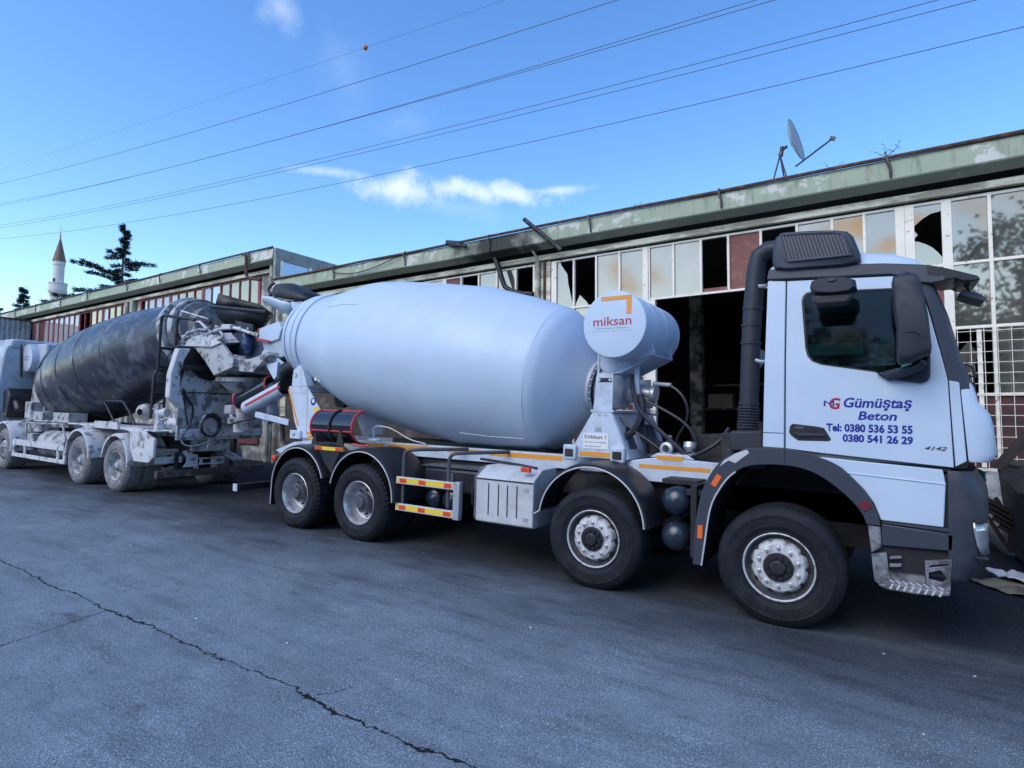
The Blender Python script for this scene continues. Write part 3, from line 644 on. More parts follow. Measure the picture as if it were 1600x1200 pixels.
def cedar(name, label, x, y, z0, zt, reach, arms, grp, leader=0.):
    t = thing(name, label, 'tree', (x, y, z0), group=grp, plumb=True)
    h = zt-z0; tr = MB(); nd = MB()
    tp = [Vector((x+.12*math.sin(k*1.7)*(k/8)+leader*(k/8)**3, y, z0+h*k/8)) for k in range(9)]
    tr.tube(tp, [.035*h*.42*(1-k/8.3)+.02 for k in range(9)], 8)
    def trunk(f): i = min(7, int(f*8)); return tp[i].lerp(tp[i+1], f*8-i)
    for (f, az, ln, rise) in arms:
        b = trunk(f); d = Vector((math.cos(az), math.sin(az), 0)); pts = [b]; rad = []
        for k in range(1, 7):
            u = k/6; pts.append(b + d*(ln*u) + Vector((0, 0, rise*ln*u - .10*ln*u*u + random.uniform(-.04, .04)*ln*.3)))
        tr.tube(pts, [max(.015, .035*ln*.35*(1-u/7)) for u in range(7)], 6)
        for k in range(1, 7):
            seg = pts[k]-pts[k-1]; sl = seg.length; dn = seg.normalized()
            needle_clump(nd, pts[k-1], dn, sl, int(30*max(.28, ln/3)))
            if k >= 2:
                for sgn in (-1, 1):
                    sd = (dn*random.uniform(.5, .9) + Vector((-dn.y, dn.x, 0))*sgn*random.uniform(.5, 1)).normalized() + Vector((0, 0, random.uniform(-.1, .12)))
                    needle_clump(nd, pts[k], sd, ln*.26*random.uniform(.6, 1.1)*(1.15-k/8), int(26*max(.22, ln/3)))
    for k in range(12): needle_clump(nd, trunk(.86+.13*k/12), Vector((random.uniform(-.5, .5), random.uniform(-.5, .5), .6)).normalized(), .5, 6)
    tr.build('trunk', M_BARK, t); nd.build('crown', M_NEEDLE, t, smooth=False, weld=False)
    return t
def auto_arms(n, f0, reach, seed):
    r = random.Random(seed); a = []
    for i in range(n):
        f = f0+(.985-f0)*min(1, max(0, (i/(n-1))**.9+r.uniform(-.02, .02))); a.append((f, r.uniform(0, 6.28), max(.25, reach*(1-f)/(1-f0)*r.choice((.35, .5, .7, .9, 1.15))), r.uniform(-.05, .34)))
    return a
TX, TY = -63.9, 22.0
arms = auto_arms(74, .42, 4.0, 3)
LZ, RZ = -1.97, 1.17          # towards the left and the right of the view
arms += [(.715, LZ, 3.8, .42), (.72, LZ+.2, 3.2, .44), (.70, LZ-.3, 2.8, .38), (.53, LZ, 5.8, .22), (.52, LZ+.15, 5.0, .24), (.58, LZ-.2, 5.2, .20), (.80, RZ, 2.6, .16), (.62, RZ, 3.6, .10), (.58, RZ+.3, 3.6, .08), (.56, LZ+.4, 4.4, .05), (.52, RZ-.3, 3.8, .05), (.63, LZ, 3.6, .12)]
cedar('cedar_tree', 'dark cedar with long drooping left branches above the left workshop roof', TX, TY, 1.5, 21.3, 5, arms, 'conifers behind the workshop')
cedar('conifer_tree', 'small dark conifer tip just left of the minaret base', -88.6, 22, 2.0, 17.9, 3, auto_arms(60, .5, 2.6, 5), 'conifers behind the workshop', leader=-1.4)
cedar('conifer_tree', 'low conifer branches cut by the left edge of the picture', -99.5, 22, 2.2, 17.3, 3, auto_arms(50, .6, 4.5, 9), 'conifers behind the workshop')

# power lines, sagging between pylons out of view
M_CABLE = mat('cable', (.05, .055, .065), .6)
def line(pts, r, label):
    """quadratic through three points (X, Z) in the plane Y=25, run on past the frame"""
    (x0, z0), (x1, z1), (x2, z2) = pts
    def q(x): return z0*(x-x1)*(x-x2)/((x0-x1)*(x0-x2)) + z1*(x-x0)*(x-x2)/((x1-x0)*(x1-x2)) + z2*(x-x0)*(x-x1)/((x2-x0)*(x2-x1))
    P = [Vector((x, 25, q(x))) for x in [16-4*i for i in range(40)]]
    mb = MB(); mb.tube(P, r*.8, 5); o = solo(mb, 'power_cable', M_CABLE, label, 'power line', P[0], group='power lines across the sky', plumb=True)
    return q
qm = line([(-19.49, 29.43), (-49.94, 32.57), (-111.98, 39.2)], .011, 'topmost faint overhead cable carrying a small round warning ball')
line([(-11.63, 26.3), (-49.77, 29.78), (-111.6, 36.9)], .026, 'second overhead cable from the top, a single dark wire')
line([(-4.14, 23.31), (-25.43, 24.71), (-111.09, 33.73)], .023, 'upper wire of the higher close pair of overhead cables')
line([(-3.24, 22.95), (-25.43, 24.62), (-111.02, 33.32)], .023, 'lower wire of the higher close pair of overhead cables')
line([(3.33, 20.34), (-50.2, 24.05), (-110.5, 30.27)], .021, 'upper wire of the lower close pair of overhead cables')
line([(4.64, 19.82), (-49.4, 23.65), (-110.46, 29.87)], .021, 'lower wire of the lower close pair of overhead cables')
line([(6.14, 18.07), (-11.46, 18.92), (-110.2, 28.15)], .022, 'lowest overhead cable, passing just above the white cloud')
bx = -32.65; bz = qm(bx)
mk_ = thing('warning_ball', 'small orange and white warning ball on the topmost overhead cable', 'warning ball', (bx, 25, bz), plumb=True)
def half(a0, a1, m, nm):
    mb = MB(); mb.lathe([(.20*math.sin(math.pi*i/10), -.20*math.cos(math.pi*i/10)) for i in range(11)], (bx, 25, bz), (.6, .3, .75), 20, a0, a1); mb.build(nm, m, mk_)
half(-1.0, math.pi-1.0, mat('ball_orange', (.55, .13, .06), .5), 'orange_half'); half(math.pi-1.0, 2*math.pi-1.0, mat('ball_white', (.6, .6, .6), .5), 'white_half')

# ------------------------------------------------------------------ across the road, seen mirrored in the glass
M_LEAF = leafmat('broad_leaves', (.035, .055, .022))
def broadleaf(label, x, y, h, r, n, seed):
    rn = random.Random(seed); t = thing('roadside_tree', label, 'tree', (x, y, 0), group='trees across the road', plumb=True)
    tr = MB(); tr.tube([(x, y, 0), (x+.1, y, h*.25), (x-.1, y+.1, h*.5), (x, y, h*.8)], [.28, .22, .16, .05], 8)
    lf = MB(); cl = []
    for i in range(16):
        a = rn.uniform(0, 6.28); e = rn.uniform(-.5, 1.1); c = Vector((x+math.cos(a)*math.cos(e)*r*.75, y+math.sin(a)*math.cos(e)*r*.75, h*.68+math.sin(e)*h*.30)); cl.append((c, rn.uniform(.22, .42)*r))
        tr.tube([(x, y, h*.4+h*.02*i), tuple(c)], [.07, .02], 5)
    for i in range(n):
        c, cr_ = cl[rn.randrange(16)]; v = Vector((rn.gauss(0, 1), rn.gauss(0, 1), rn.gauss(0, .8))); p = c+v*cr_*.6
        s = rn.uniform(.10, .24); a = Vector((rn.gauss(0, 1), rn.gauss(0, 1), rn.gauss(0, 1))).normalized(); b = a.cross(Vector((rn.gauss(0, 1), rn.gauss(0, 1), rn.gauss(0, 1)))).normalized()
        lf.add([p-a*s, p+b*s*.6, p+a*s, p-b*s*.6], [(0, 1, 2, 3)])
    tr.build('trunk', M_BARK, t); lf.build('crown', M_LEAF, t, smooth=False, weld=False)
broadleaf('leafy tree across the road, mirrored in the tall right hand panes', 7.6, -22, 12.6, 4.2, 2600, 1)
broadleaf('leafy tree across the road, mirrored in the far right panes', 13.5, -25, 13.5, 4.6, 2200, 2)
broadleaf('leafy tree across the road, mirrored beside the cab window', -2.5, -24, 9.5, 4.2, 2200, 3)
broadleaf('bushy tree across the road, mirrored low in the right hand panes', 4.2, -26, 9.0, 4.0, 2200, 4)
M_OPP = mat('opposite_wall', (.30, .29, .27), .9, var=.15)
ob = thing('opposite_building', 'low workshop across the road, mirrored in the lower window panes', 'building', (0, -30, 0), plumb=True)
mb = MB(); mb.bb(-60, 40, -38, -29, -1, 7.4); mb.build('wall', M_OPP, ob)
mb = MB(); mb.bb(-60.5, 40.5, -38.5, -28.5, 7.41, 7.8); mb.build('roof', M_ROOF, ob)
for i in range(12):
    mb = MB(); mb.bb(-52+i*7, -48.2+i*7, -28.98, -28.9, 1.0 if i % 3 else 0, 4.2); mb.build('window' if i % 3 else 'door', M_STEELD if i % 3 else M_REDPANEL, ob)

# ------------------------------------------------------------------ clutter at the right edge
M_SKIP = mat('skip_rust', (.060, .035, .03), .8, var=.35, scale=5, dirt=(.03, .025, .024), damt=.5, bump=.3)
sk = thing('rubbish_skip', 'rusty dark brown rubbish skip with flared rim at the right edge', 'skip', (3.1, 3.9, 0))
mb = MB(); mb.loft([[Vector(p) for p in ((2.24, 3.25, .12), (4.2, 3.25, .12), (4.2, 4.9, .12), (2.24, 4.9, .12))], [Vector(p) for p in ((2.13, 3.1, 1.32), (4.4, 3.1, 1.32), (4.4, 5.0, 1.32), (2.13, 5.0, 1.32))]]); mb.build('skip_body', M_SKIP, sk)
mb = MB()
for x in (2.42, 2.8, 3.25, 3.7): mb = MB(); mb.box((x-.03, 3.13, .75), (.07, .07, 1.1), (-.12, 0, 0)); mb.build('rib', M_SKIP, sk)
mb = MB(); mb.prism([(1.90, 1.30), (1.97, 1.35), (2.49, 2.05), (2.44, 2.09)], 3.0, 3.6); mb.prism([(1.90, 1.26), (2.6, 1.30), (2.6, 1.36), (1.90, 1.31)], 3.0, 3.12); mb.build('rim', M_SKIP, sk)
mb = MB(); mb.prism([(1.88, 1.25), (2.35, 1.40), (2.35, 1.02), (2.05, 1.06)], 2.93, 2.97); mb.build('lug_plate', M_STEELD, sk)
scr = thing('scrap_crate', 'broken dark slatted crate leaning behind the truck bumper', 'crate', (2.0, 4.4, 0))
for k in range(5):
    mb = MB(); mb.box((2.0+.10*k*.6, 4.35, .78-.10*k), (.42, .03, .07), (0, .55, 0)); mb.build('slat', M_SKIP, scr)
mb = MB(); mb.box((1.97, 4.38, .55), (.05, .05, .9), (0, -.5, 0)); mb.box((2.25, 4.38, .45), (.05, .05, .9), (0, -.5, 0)); mb.build('rail', M_SKIP, scr)
M_SACK = mat('sack', (.42, .42, .41), .85, var=.2, dirt=(.2, .2, .19), damt=.5)
def blob(c, r, seed, n=14):
    rn = random.Random(seed); mb = MB(); rings = []
    for i in range(1, n):
        a = math.pi*i/n; ring = []
        for k in range(20):
            t = 2*math.pi*k/20; d = Vector((math.sin(a)*math.cos(t), math.sin(a)*math.sin(t), math.cos(a)))
            f = 1+.16*noise.noise(d*2.3+Vector((seed, 0, 0)))+.07*noise.noise(d*6); p = Vector((d.x*r[0], d.y*r[1], d.z*r[2]))*f
            ring.append(Vector(c)+p)
        rings.append(ring)
    mb.loft(rings); return mb
solo(blob((2.55, 5.2, .45), (.60, .45, .55), 3), 'rubble_sack', M_SACK, 'grubby pale bulk sack slumped against the wall behind the bumper', 'sack', (2.55, 5.2, 0))
solo(blob((2.15, 5.5, .80), (.45, .3, .30), 8), 'plastic_sack', M_SACK, 'pale sack lying on top of the bulk sack by the wall', 'sack', (2.15, 5.5, .5))
def crumple(poly, z, amp, seed, th, sub=14):
    xs = [p[0] for p in poly]; ys = [p[1] for p in poly]; mb = MB(); rn = Vector((seed*3.1, 0, 0)); n = sub; grid = []
    a, b, c_, d = [Vector((*p, 0)) for p in poly]
    for i in range(n+1):
        row = []
        for j in range(n+1):
            u, v = i/n, j/n; p = (a*(1-u)+b*u)*(1-v)+(d*(1-u)+c_*u)*v
            p += Vector((noise.noise(p*5+rn)*.05, noise.noise(p*5+rn+Vector((9, 0, 0)))*.05, 0))
            p.z = z+amp*(.5+noise.noise(p*6+rn)*.9+.4*noise.noise(p*15+rn)); p.z = max(p.z, z); row.append(p)
        grid.append(row)
    mb.sheet(grid); return mb
solo(crumple([(1.60, 3.02), (1.86, 2.52), (2.6, 2.5), (2.2, 3.42)], .012, .035, 2, .01), 'cardboard_sheet', mat('cardboard', (.30, .25, .16), .9, var=.25, dirt=(.13, .11, .08), damt=.45), 'torn brown cardboard sheet flat on the ground at the right edge', 'cardboard', (2, 2.9, 0), solid=.008)
solo(crumple([(1.80, 3.25), (1.98, 2.98), (2.7, 3.0), (2.3, 3.62)], .045, .075, 5, .01), 'plastic_sheet', mat('plastic_sheet', (.62, .62, .64), .4, var=.08), 'crumpled white plastic sheet lying over the cardboard', 'plastic sheet', (2.1, 3.2, 0), solid=.006)

t = thing('scrap_pile', 'dark heap of scrap behind the tail of the dirty truck', 'scrap', (-10.5, 5.2, 0))
rn = random.Random(4)
for k in range(9):
    mb = MB(); mb.box((-12.2+rn.uniform(-1.5, 3.0), 5.0+rn.uniform(-.5, .4), .25+rn.uniform(0, .6)), (rn.uniform(.4, 1.1), rn.uniform(.3, .6), rn.uniform(.15, .5)), (rn.uniform(-.3, .3), rn.uniform(-.3, .3), rn.uniform(0, 3))); mb.build('scrap_piece', M_SKIP if k % 2 else M_STEELD, t, bevel=.02)
# ------------------------------------------------------------------ materials of the trucks
M_PAINT = mat('white_truck_paint', (.55, .665, .78), .44, var=.03, scale=1.2, dirt=(.47, .55, .68), dscale=1.1, damt=.30, dsharp=.5, coat=.05, spec=.4, rvar=.04)
M_PAINTW = mat('white_equipment_paint', (.56, .63, .73), .42, var=.05, dirt=(.36, .40, .47), dscale=5, damt=.22, dsharp=.3)
M_GREYP = mat('grey_drive_paint', (.42, .46, .52), .38, var=.06)
M_SILVER = mat('rim_silver', (.62, .63, .65), .38, metal=.55, var=.12, scale=9, dirt=(.30, .29, .28), dscale=9, damt=.35, dsharp=.2)
M_RIMW = mat('rim_white', (.66, .67, .68), .42, metal=.15, var=.12, scale=10, dirt=(.30, .28, .26), dscale=12, damt=.35, dsharp=.15)
M_HUB = mat('hub_grey', (.10, .105, .12), .45, metal=.3, var=.25)
M_HUBB = mat('hub_black', (.030, .031, .036), .36, metal=.2, var=.3)
M_NUT = mat('wheel_nut', (.55, .55, .56), .35, metal=.6)
M_CHASSIS = mat('chassis_black', (.012, .013, .016), .6, var=.4, dirt=(.030, .028, .026), damt=.4)
M_BARREL = mat('rim_barrel', (.085, .09, .10), .5, metal=.3, var=.3, dirt=(.2, .2, .2), dscale=10, damt=.25)
M_FENDER = mat('fender_black', (.020, .021, .026), .38, var=.2, rvar=.1)
M_FENDG = mat('fender_grey', (.036, .045, .064), .5, var=.1, bump=.08, bscale=260)
M_EDGE = mat('edge_trim', (.55, .55, .55), .4)
M_ORANGE = mat('orange_tape', (.80, .33, .035), .35, var=.08, scale=20)
M_YELLOW = mat('yellow_reflector', (.85, .60, .05), .3, var=.06)
M_REDR = mat('red_reflector', (.72, .07, .03), .28, var=.1)
M_REDP = mat('red_paint', (.50, .035, .045), .4)
M_GLOSSB = mat('black_gloss', (.012, .013, .018), .18, coat=.4)
M_ALU = mat('aluminium', (.56, .57, .59), .42, metal=.65, var=.1, dirt=(.38, .38, .38), damt=.3)
M_ALUW = mat('box_grey_plastic', (.55, .57, .59), .5, var=.06, dirt=(.40, .40, .40), dscale=4, damt=.3, dsharp=.25)
M_BLUE = mat('blue_lettering', (.012, .022, .27), .4, var=.02)
M_REDL = mat('red_lettering', (.42, .02, .05), .4, var=.02)
M_GREYL = mat('grey_lettering', (.12, .13, .16), .4)
M_CHROME = mat('badge_grey', (.20, .21, .23), .25, metal=.7)
M_TANKBLUE = mat('air_tank', (.018, .028, .045), .3, coat=.3, var=.2)
M_CABGLASS = glass_mat('cab_glass', (.52, .72, .70), refl=-.026, rough=.04, trans=.95, base=(.02, .03, .03), dirt=.04)
M_SEAT = mat('seat_cloth', (.05, .055, .06), .9, bump=.3, bscale=300)
M_TRIM = mat('cab_trim', (.10, .105, .11), .7)
M_STEPG = mat('step_worn', (.26, .27, .29), .55, metal=.3, var=.2, dirt=(.09, .09, .10), dscale=8, damt=.45)
M_LAMP = mat('lamp_glass', (.50, .52, .55), .08, metal=.5, coat=1.)
M_HOSE = mat('hose', (.022, .022, .03), .38, var=.3)
M_STICK = mat('sticker_white', (.78, .78, .78), .5, var=.03)

HUB = .515
def frac(x): return x-math.floor(x)
def make_wheel(root, X, kind, mats, Y=0.0, name='wheel', zoff=0.):
    """one wheel with rim and hub as sub-parts, axle along Y, outer side towards -Y"""
    mt, mr, mh, mn = mats; c = Vector((X, Y, HUB+zoff)); rl = ORG[root.name]
    mb = MB()
    def tyre(y0, w, lug):
        s = w/.37; P = []
        for r, y in ((.290, .016), (.300, -.004), (.312, -.010), (.318, -.006), (.34, -.022), (.362, -.030), (.366, -.027), (.40, -.033), (.44, -.029), (.446, -.032), (.452, -.026), (.478, -.016), (.503, .004), (.519, .020)): P.append((r, y0+y))
        if lug:
            for k in range(9): P.append((.5285, y0+.030+(w-.035)*k/8))
        else:
            P.append((.528, y0+.045))
            for g in (.105, .165, .225, .285):
                P += [(.529, y0+(g-.008)*s), (.516, y0+(g-.006)*s), (.516, y0+(g+.006)*s), (.529, y0+(g+.008)*s)]
            P.append((.528, y0+w-.01))
        P += [(.505, y0+w+.01), (.44, y0+w+.035), (.34, y0+w+.025), (.29, y0+w-.01)]
        def wob(r, h, t):
            if lug and r > .51:
                k = (h-y0)/w
                sh = abs(k-.5) > .28
                ph = frac(t*46/(2*math.pi)+k*1.3)
                return r-(.016 if (ph < .36 and sh) else 0) - (.012 if (not sh and frac(t*46/(2*math.pi)-k*2.2) < .24) else 0)
            if not lug and r > .5285:
                return r
            return r
        mb.lathe(P, (0, 0, 0), (0, 1, 0), 184 if lug else 96, wob=wob)
    if kind == 'front': tyre(0, .37, False)
    else: tyre(0, .285, True); tyre(.34, .285, True)
    for k in range(24):
        if k % 12 in (4, 5, 10, 11): continue
        for r0 in ((.405,) if kind == 'front' else (.41,)):
            t0 = 2*math.pi*(k+.15)/24; t1 = t0+2*math.pi*random.choice((.45, .6, .7))/24; h_ = random.choice((.018, .022))
            P8 = [Vector((r*math.cos(t), y, r*math.sin(t))) for y in (-.0355, -.029) for r, t in ((r0, t0), (r0, t1), (r0+h_, t1), (r0+h_, t0))]
            mb.add(P8, [(0, 1, 2, 3), (7, 6, 5, 4), (0, 4, 5, 1), (1, 5, 6, 2), (2, 6, 7, 3), (3, 7, 4, 0)])
    lim = -HUB+.003
    def flat(v):
        if v.z < lim:
            d = lim-v.z; v.z = lim; v.y += -d*.6 if v.y < .15 else d*.3
        return v
    o = mb.build(name, mt, root, org=(0, 0, 0), fn=flat, ang=40); o.location = c-rl; ORG[o.name] = Vector((0, 0, 0))
    ev = lambda n, r, ph=0: [(r*math.cos(2*math.pi*(k+ph)/n), r*math.sin(2*math.pi*(k+ph)/n)) for k in range(n)]
    rb = MB()
    if kind == 'front':
        rb.lathe([(.290, .06), (.2985, .004), (.297, -.008), (.291, -.012), (.285, -.006), (.281, .006)], (0, 0, 0), (0, 1, 0), 72); rb.cur = 3; rb.lathe([(.281, .006), (.275, .028), (.266, .055), (.252, .072), (.243, .074), (.236, .060)], (0, 0, 0), (0, 1, 0), 72); rb.cur = 0
        rb.lathe([(.236, .060), (.226, .028), (.217, .008), (.205, -.004), (.190, -.008), (.150, -.010), (.126, -.010), (.120, .0)], (0, 0, 0), (0, 1, 0), 144, wob=lambda r, h, t: r-.016*max(0, math.cos(10*t))**3 if r > .21 else r)
        hb = MB()
        hb.lathe([(.126, .0), (.124, -.022), (.116, -.030), (.070, -.032), (.064, -.058), (.052, -.068), (.0001, -.070)], (0, 0, 0), (0, 1, 0), 40)
        for x, z in ev(10, .090): hb.cyl((x, -.030, z), (x, -.056, z), .0165, n=8)
        hb.build('hub', mh, o, ang=30)
        rb.cur = 1
        for x, z in ev(10, .166, .5): rb.lathe([(.019, -.006), (.018, -.014), (.013, -.016), (.013, -.038), (.009, -.042), (.0001, -.042)], (x, 0, z), (0, 1, 0), 8)
        rb.cur = 2; hh = rb
        for x, z in ev(10, .2435, .0):
            t = Vector((-z, 0, x)).normalized(); rd = Vector((x, 0, z)).normalized(); x *= .94; z *= .94
            ring = [Vector((x, .046, z))+t*(.030*math.cos(a))+(rd*.012+Vector((0, .004, 0)))*math.sin(a)*1.25 for a in [2*math.pi*k/14 for k in range(14)]]
            ring2 = [p+Vector((0, .03, 0)) for p in ring]
            hh.loft([ring, ring2])
        rb.build('rim', [mr, mn, M_HUBB, M_BARREL], o, ang=25)
    else:
        rb.lathe([(.290, .06), (.2985, .004), (.297, -.008), (.291, -.012), (.286, -.004), (.280, .014), (.276, .020), (.268, .050), (.258, .085), (.246, .125), (.232, .150), (.205, .160), (.12, .160), (.112, .150)], (0, 0, 0), (0, 1, 0), 72)
        hb = MB()
        hb.lathe([(.150, .159), (.148, .140), (.125, .128), (.122, .060), (.112, .046), (.080, .042), (.076, .012), (.066, .002), (.0001, .0)], (0, 0, 0), (0, 1, 0), 40)
        for x, z in ev(10, .097): hb.cyl((x, .05, z), (x, .030, z), .012, n=6)
        for x, z in ev(10, .168, .5): hb.cyl((x, .16, z), (x, .122, z), .017, n=6)
        hb.build('hub', mh, o, ang=30)
        rb.cur = 1; hh = rb
        for x, z in ev(8, .215):
            t = Vector((-z, 0, x)).normalized(); rd = Vector((x, 0, z)).normalized()
            ring = [Vector((x, .1565, z))+t*(.030*math.cos(a))+rd*.017*math.sin(a) for a in [2*math.pi*k/14 for k in range(14)]]
            hh.loft([ring, [p+Vector((0, .02, 0)) for p in ring]])
        rb.build('rim', [mr, M_HUBB], o, ang=25)
    return o
def far_wheel(w, root, X, Yfar=2.44):
    c = copy_tree(w, root); c.rotation_euler = (0, 0, math.pi); c.location = Vector((X, Yfar, w.location.z+ORG[root.name].z))-ORG[root.name]; return c

def fender(root, cx, cz, r, a0, a1, y0, y1, m, edge_m, flap=None, lip=.03, name='mudguard', n=28, tail=()):
    """half round mudguard: a thin shell with a turned down outer lip and a pale edge strip"""
    pts = list(tail)+arc(cx, cz, r, a0, a1, n)
    if flap: pts = pts+[(pts[-1][0]+flap[0], flap[1])]
    rings = []
    for i, (x, z) in enumerate(pts):
        d = Vector((x-cx, 0, z-cz)).normalized() if i < len(pts) else Vector((1, 0, 0))
        q = Vector((x, 0, z))
        rings.append([q-d*lip+Vector((0, y0, 0)), q-d*.008+Vector((0, y0, 0)), q+Vector((0, y0+.02, 0)), q+d*.012+Vector((0, y0+.10, 0)), q+d*.012+Vector((0, y1, 0)), q-d*.006+Vector((0, y1, 0)), q-d*.006+Vector((0, y0+.10, 0)), q-d*.016+Vector((0, y0+.022, 0)), q-d*lip+Vector((0, y0+.012, 0))])
    mb = MB(); mb.loft(rings); f = mb.build(name, m, root, ang=30)
    if edge_m:
        tb = MB(); tb.tube([Vector((x, y0-.002, z))-Vector((x-cx, 0, z-cz)).normalized()*lip for x, z in pts], .0085, 6); tb.build('edge_strip', edge_m, f)
    return f

def smooth_profile(pts, step=.04, win=4):
    s0, s1 = pts[0][0], pts[-1][0]; n = int((s1-s0)/step); out = []
    def at(s):
        for (a, ra), (b, rb) in zip(pts, pts[1:]):
            if s <= b: return ra+(rb-ra)*(s-a)/(b-a)
        return pts[-1][1]
    raw = [(s0+(s1-s0)*i/n) for i in range(n+1)]; v = [at(s) for s in raw]
    for i, s in enumerate(raw):
        k = min(i, n-i, win); out.append((sum(v[i-k:i+k+1])/(2*k+1), s))
    return out
def half_tube(mb, p0, p1, r, upv, th=.012, a0=-95, a1=95, n=16, r1=None):
    """open chute from p0 to p1; upv points to the open side"""
    p0 = Vector(p0); p1 = Vector(p1); ax = (p1-p0).normalized(); up = (Vector(upv)-ax*Vector(upv).dot(ax)).normalized(); sd = ax.cross(up); r1 = r1 or r
    rings = []
    for p, rr in ((p0, r), (p1, r1)):
        o = [p-up*(rr*math.cos(R(a0+(a1-a0)*k/n)))+sd*(rr*math.sin(R(a0+(a1-a0)*k/n))) for k in range(n+1)]
        i = [p-up*((rr-th)*math.cos(R(a1-(a1-a0)*k/n)))+sd*((rr-th)*math.sin(R(a1-(a1-a0)*k/n))) for k in range(n+1)]
        rings.append(o+i)
    mb.loft(rings); n1 = n+1
    return [r_[:n1] for r_ in rings]

# ------------------------------------------------------------------ the clean white mixer truck
T = thing('concrete_mixer_truck', 'clean white concrete mixer truck with white drum and blue lettering on the cab door', 'mixer truck', (-3.0, 1.22, 0))
WX = (0.0, -1.779, -5.272, -6.631)
FM = (M_RUBBER, M_RIMW, M_HUBB, M_NUT); RM = (M_RUBBER, M_SILVER, M_HUB, M_NUT)
w1 = make_wheel(T, WX[0], 'front', FM)
w2 = copy_tree(w1, T); w2.location.x += WX[1]-WX[0]
for ch in w2.children: pass
w2.rotation_euler = (0, R(23), 0); w2.rotation_euler = (0, 0, 0)
w3 = make_wheel(T, WX[2], 'rear', RM); w4 = copy_tree(w3, T); w4.location.x += WX[3]-WX[2]
for w, x in ((w1, WX[0]), (w2, WX[1]), (w3, WX[2]), (w4, WX[3])): far_wheel(w, T, x)
# chassis
mb = MB()
for y in (.78, 1.58): mb.bb(-8.0, .9, y, y+.08, .84, 1.12)
for x in (-7.9, -6.6, -5.3, -4.0, -2.6, -1.2, .2): mb.bb(x-.06, x+.06, .86, 1.58, .88, 1.08)
for x in WX: mb.cyl((x, .3, HUB), (x, 2.14, HUB), .075, n=12)
for x in WX[2:]: mb.lathe([(.01, -.24), (.16, -.2), (.22, 0), (.16, .2), (.01, .24)], (x, 1.22, HUB), (1, 0, 0), 16)
mb.bb(-8.0, -.7, 1.0, 1.45, .70, .84); mb.bb(-.95, 1.15, .78, 1.7, .62, 1.41)
mb.build('chassis_frame', M_CHASSIS, T, bevel=.006, seg=1)
mb = MB()
for y in (.72, 1.64):
    mb.bb(-7.45, -1.62, y, y+.08, 1.135, 1.312)
mb.bb(-7.4, -7.25, .80, 1.64, 1.14, 1.30); mb.bb(-4.3, -4.2, .80, 1.64, 1.14, 1.30)
sf = mb.build('subframe', M_PAINTW, T, bevel=.01)
mb = MB()
for y in (.60, 1.76): mb.prism([(-1.66, 1.30), (-1.62, 1.09), (-.70, 1.09), (-.62, 1.17), (-.64, 1.34), (-1.30, 1.36)], y, y+.08)
mb.bb(-1.5, -1.4, .68, 1.76, 1.12, 1.28)
mb.prism([(-1.39, 1.36), (-1.31, 1.405), (-.98, 1.405), (-.9, 1.352)], .60, .64)
mb.build('front_subframe', M_PAINTW, T, bevel=.01)
def tape(x0, x1, z0, z1, y, m=M_ORANGE, sk=0., name='reflective_tape', par=T):
    mb = MB(); mb.prism([(x0, z0), (x1, z0), (x1+sk, z1), (x0-sk, z1)], y-.003, y); return mb.build(name, m, par)
for a, b in ((-7.1, -6.6), (-6.45, -6.02), (-5.93, -5.55), (-5.46, -4.48), (-4.33, -3.75), (-3.62, -2.53)): tape(a, b, 1.232, 1.288, .72)
tape(-1.51, -.74, 1.236, 1.277, .60, sk=.0); tape(-1.30, -1.03, 1.335, 1.382, .60, sk=.025)
# mudguards
fender(T, -1.82, .655, .635, 3, 172, -.02, .50, M_FENDER, M_EDGE, flap=(-.07, .70), lip=.035)
fender(T, -5.235, .610, .645, -2, 168, -.03, .66, M_FENDER, M_EDGE, lip=.04)
fender(T, -6.575, .610, .625, 18, 178, -.03, .66, M_FENDER, M_EDGE, flap=(-.012, .285), lip=.04)
mb = MB(); mb.prism([(-6.0, 1.00), (-5.84, .86), (-5.80, 1.0), (-5.7, 1.16), (-5.6, 1.24), (-6.2, 1.24), (-6.1, 1.14)], .0, .02); mb.build('guard_infill', M_FENDER, T)
mb = MB(); mb.bb(-6.20, -5.62, -.02, .02, 1.195, 1.245); bar = mb.build('reflector_bar', M_YELLOW, T)
for a, b in ((-6.19, -6.05), (-5.76, -5.63)): tape(a, b, 1.197, 1.243, -.021, M_REDR, name='red_reflector', par=bar)
mb = MB(); mb.lathe([(.001, -.03), (.04, -.02), (.05, .0), (.05, .05)], (-7.20, .02, 1.0), (-.3, 1, 0), 16); mb.build('marker_lamp', M_REDR, T)
mb = MB(); mb.prism([(-7.5, 1.10), (-7.05, 1.25), (-6.6, 1.30), (-6.6, 1.24), (-7.1, 1.16), (-7.35, 1.04)], .25, .75); mb.build('rear_bracket', M_PAINTW, T, bevel=.01)
# rear underrun bar
mb = MB(); mb.bb(-8.1, -8.0, -.06, 2.5, .425, .53); ur = mb.build('underrun_bar', M_CHASSIS, T, bevel=.008)
mb = MB(); mb.bb(-8.103, -7.998, -.075, -.06, .42, .535); mb.build('end_cap', M_PAINTW, ur)
mb = MB()
for y in (.8, 1.62): mb.bb(-8.06, -8.0, y, y+.06, .53, .9)
mb.build('underrun_bracket', M_CHASSIS, T)
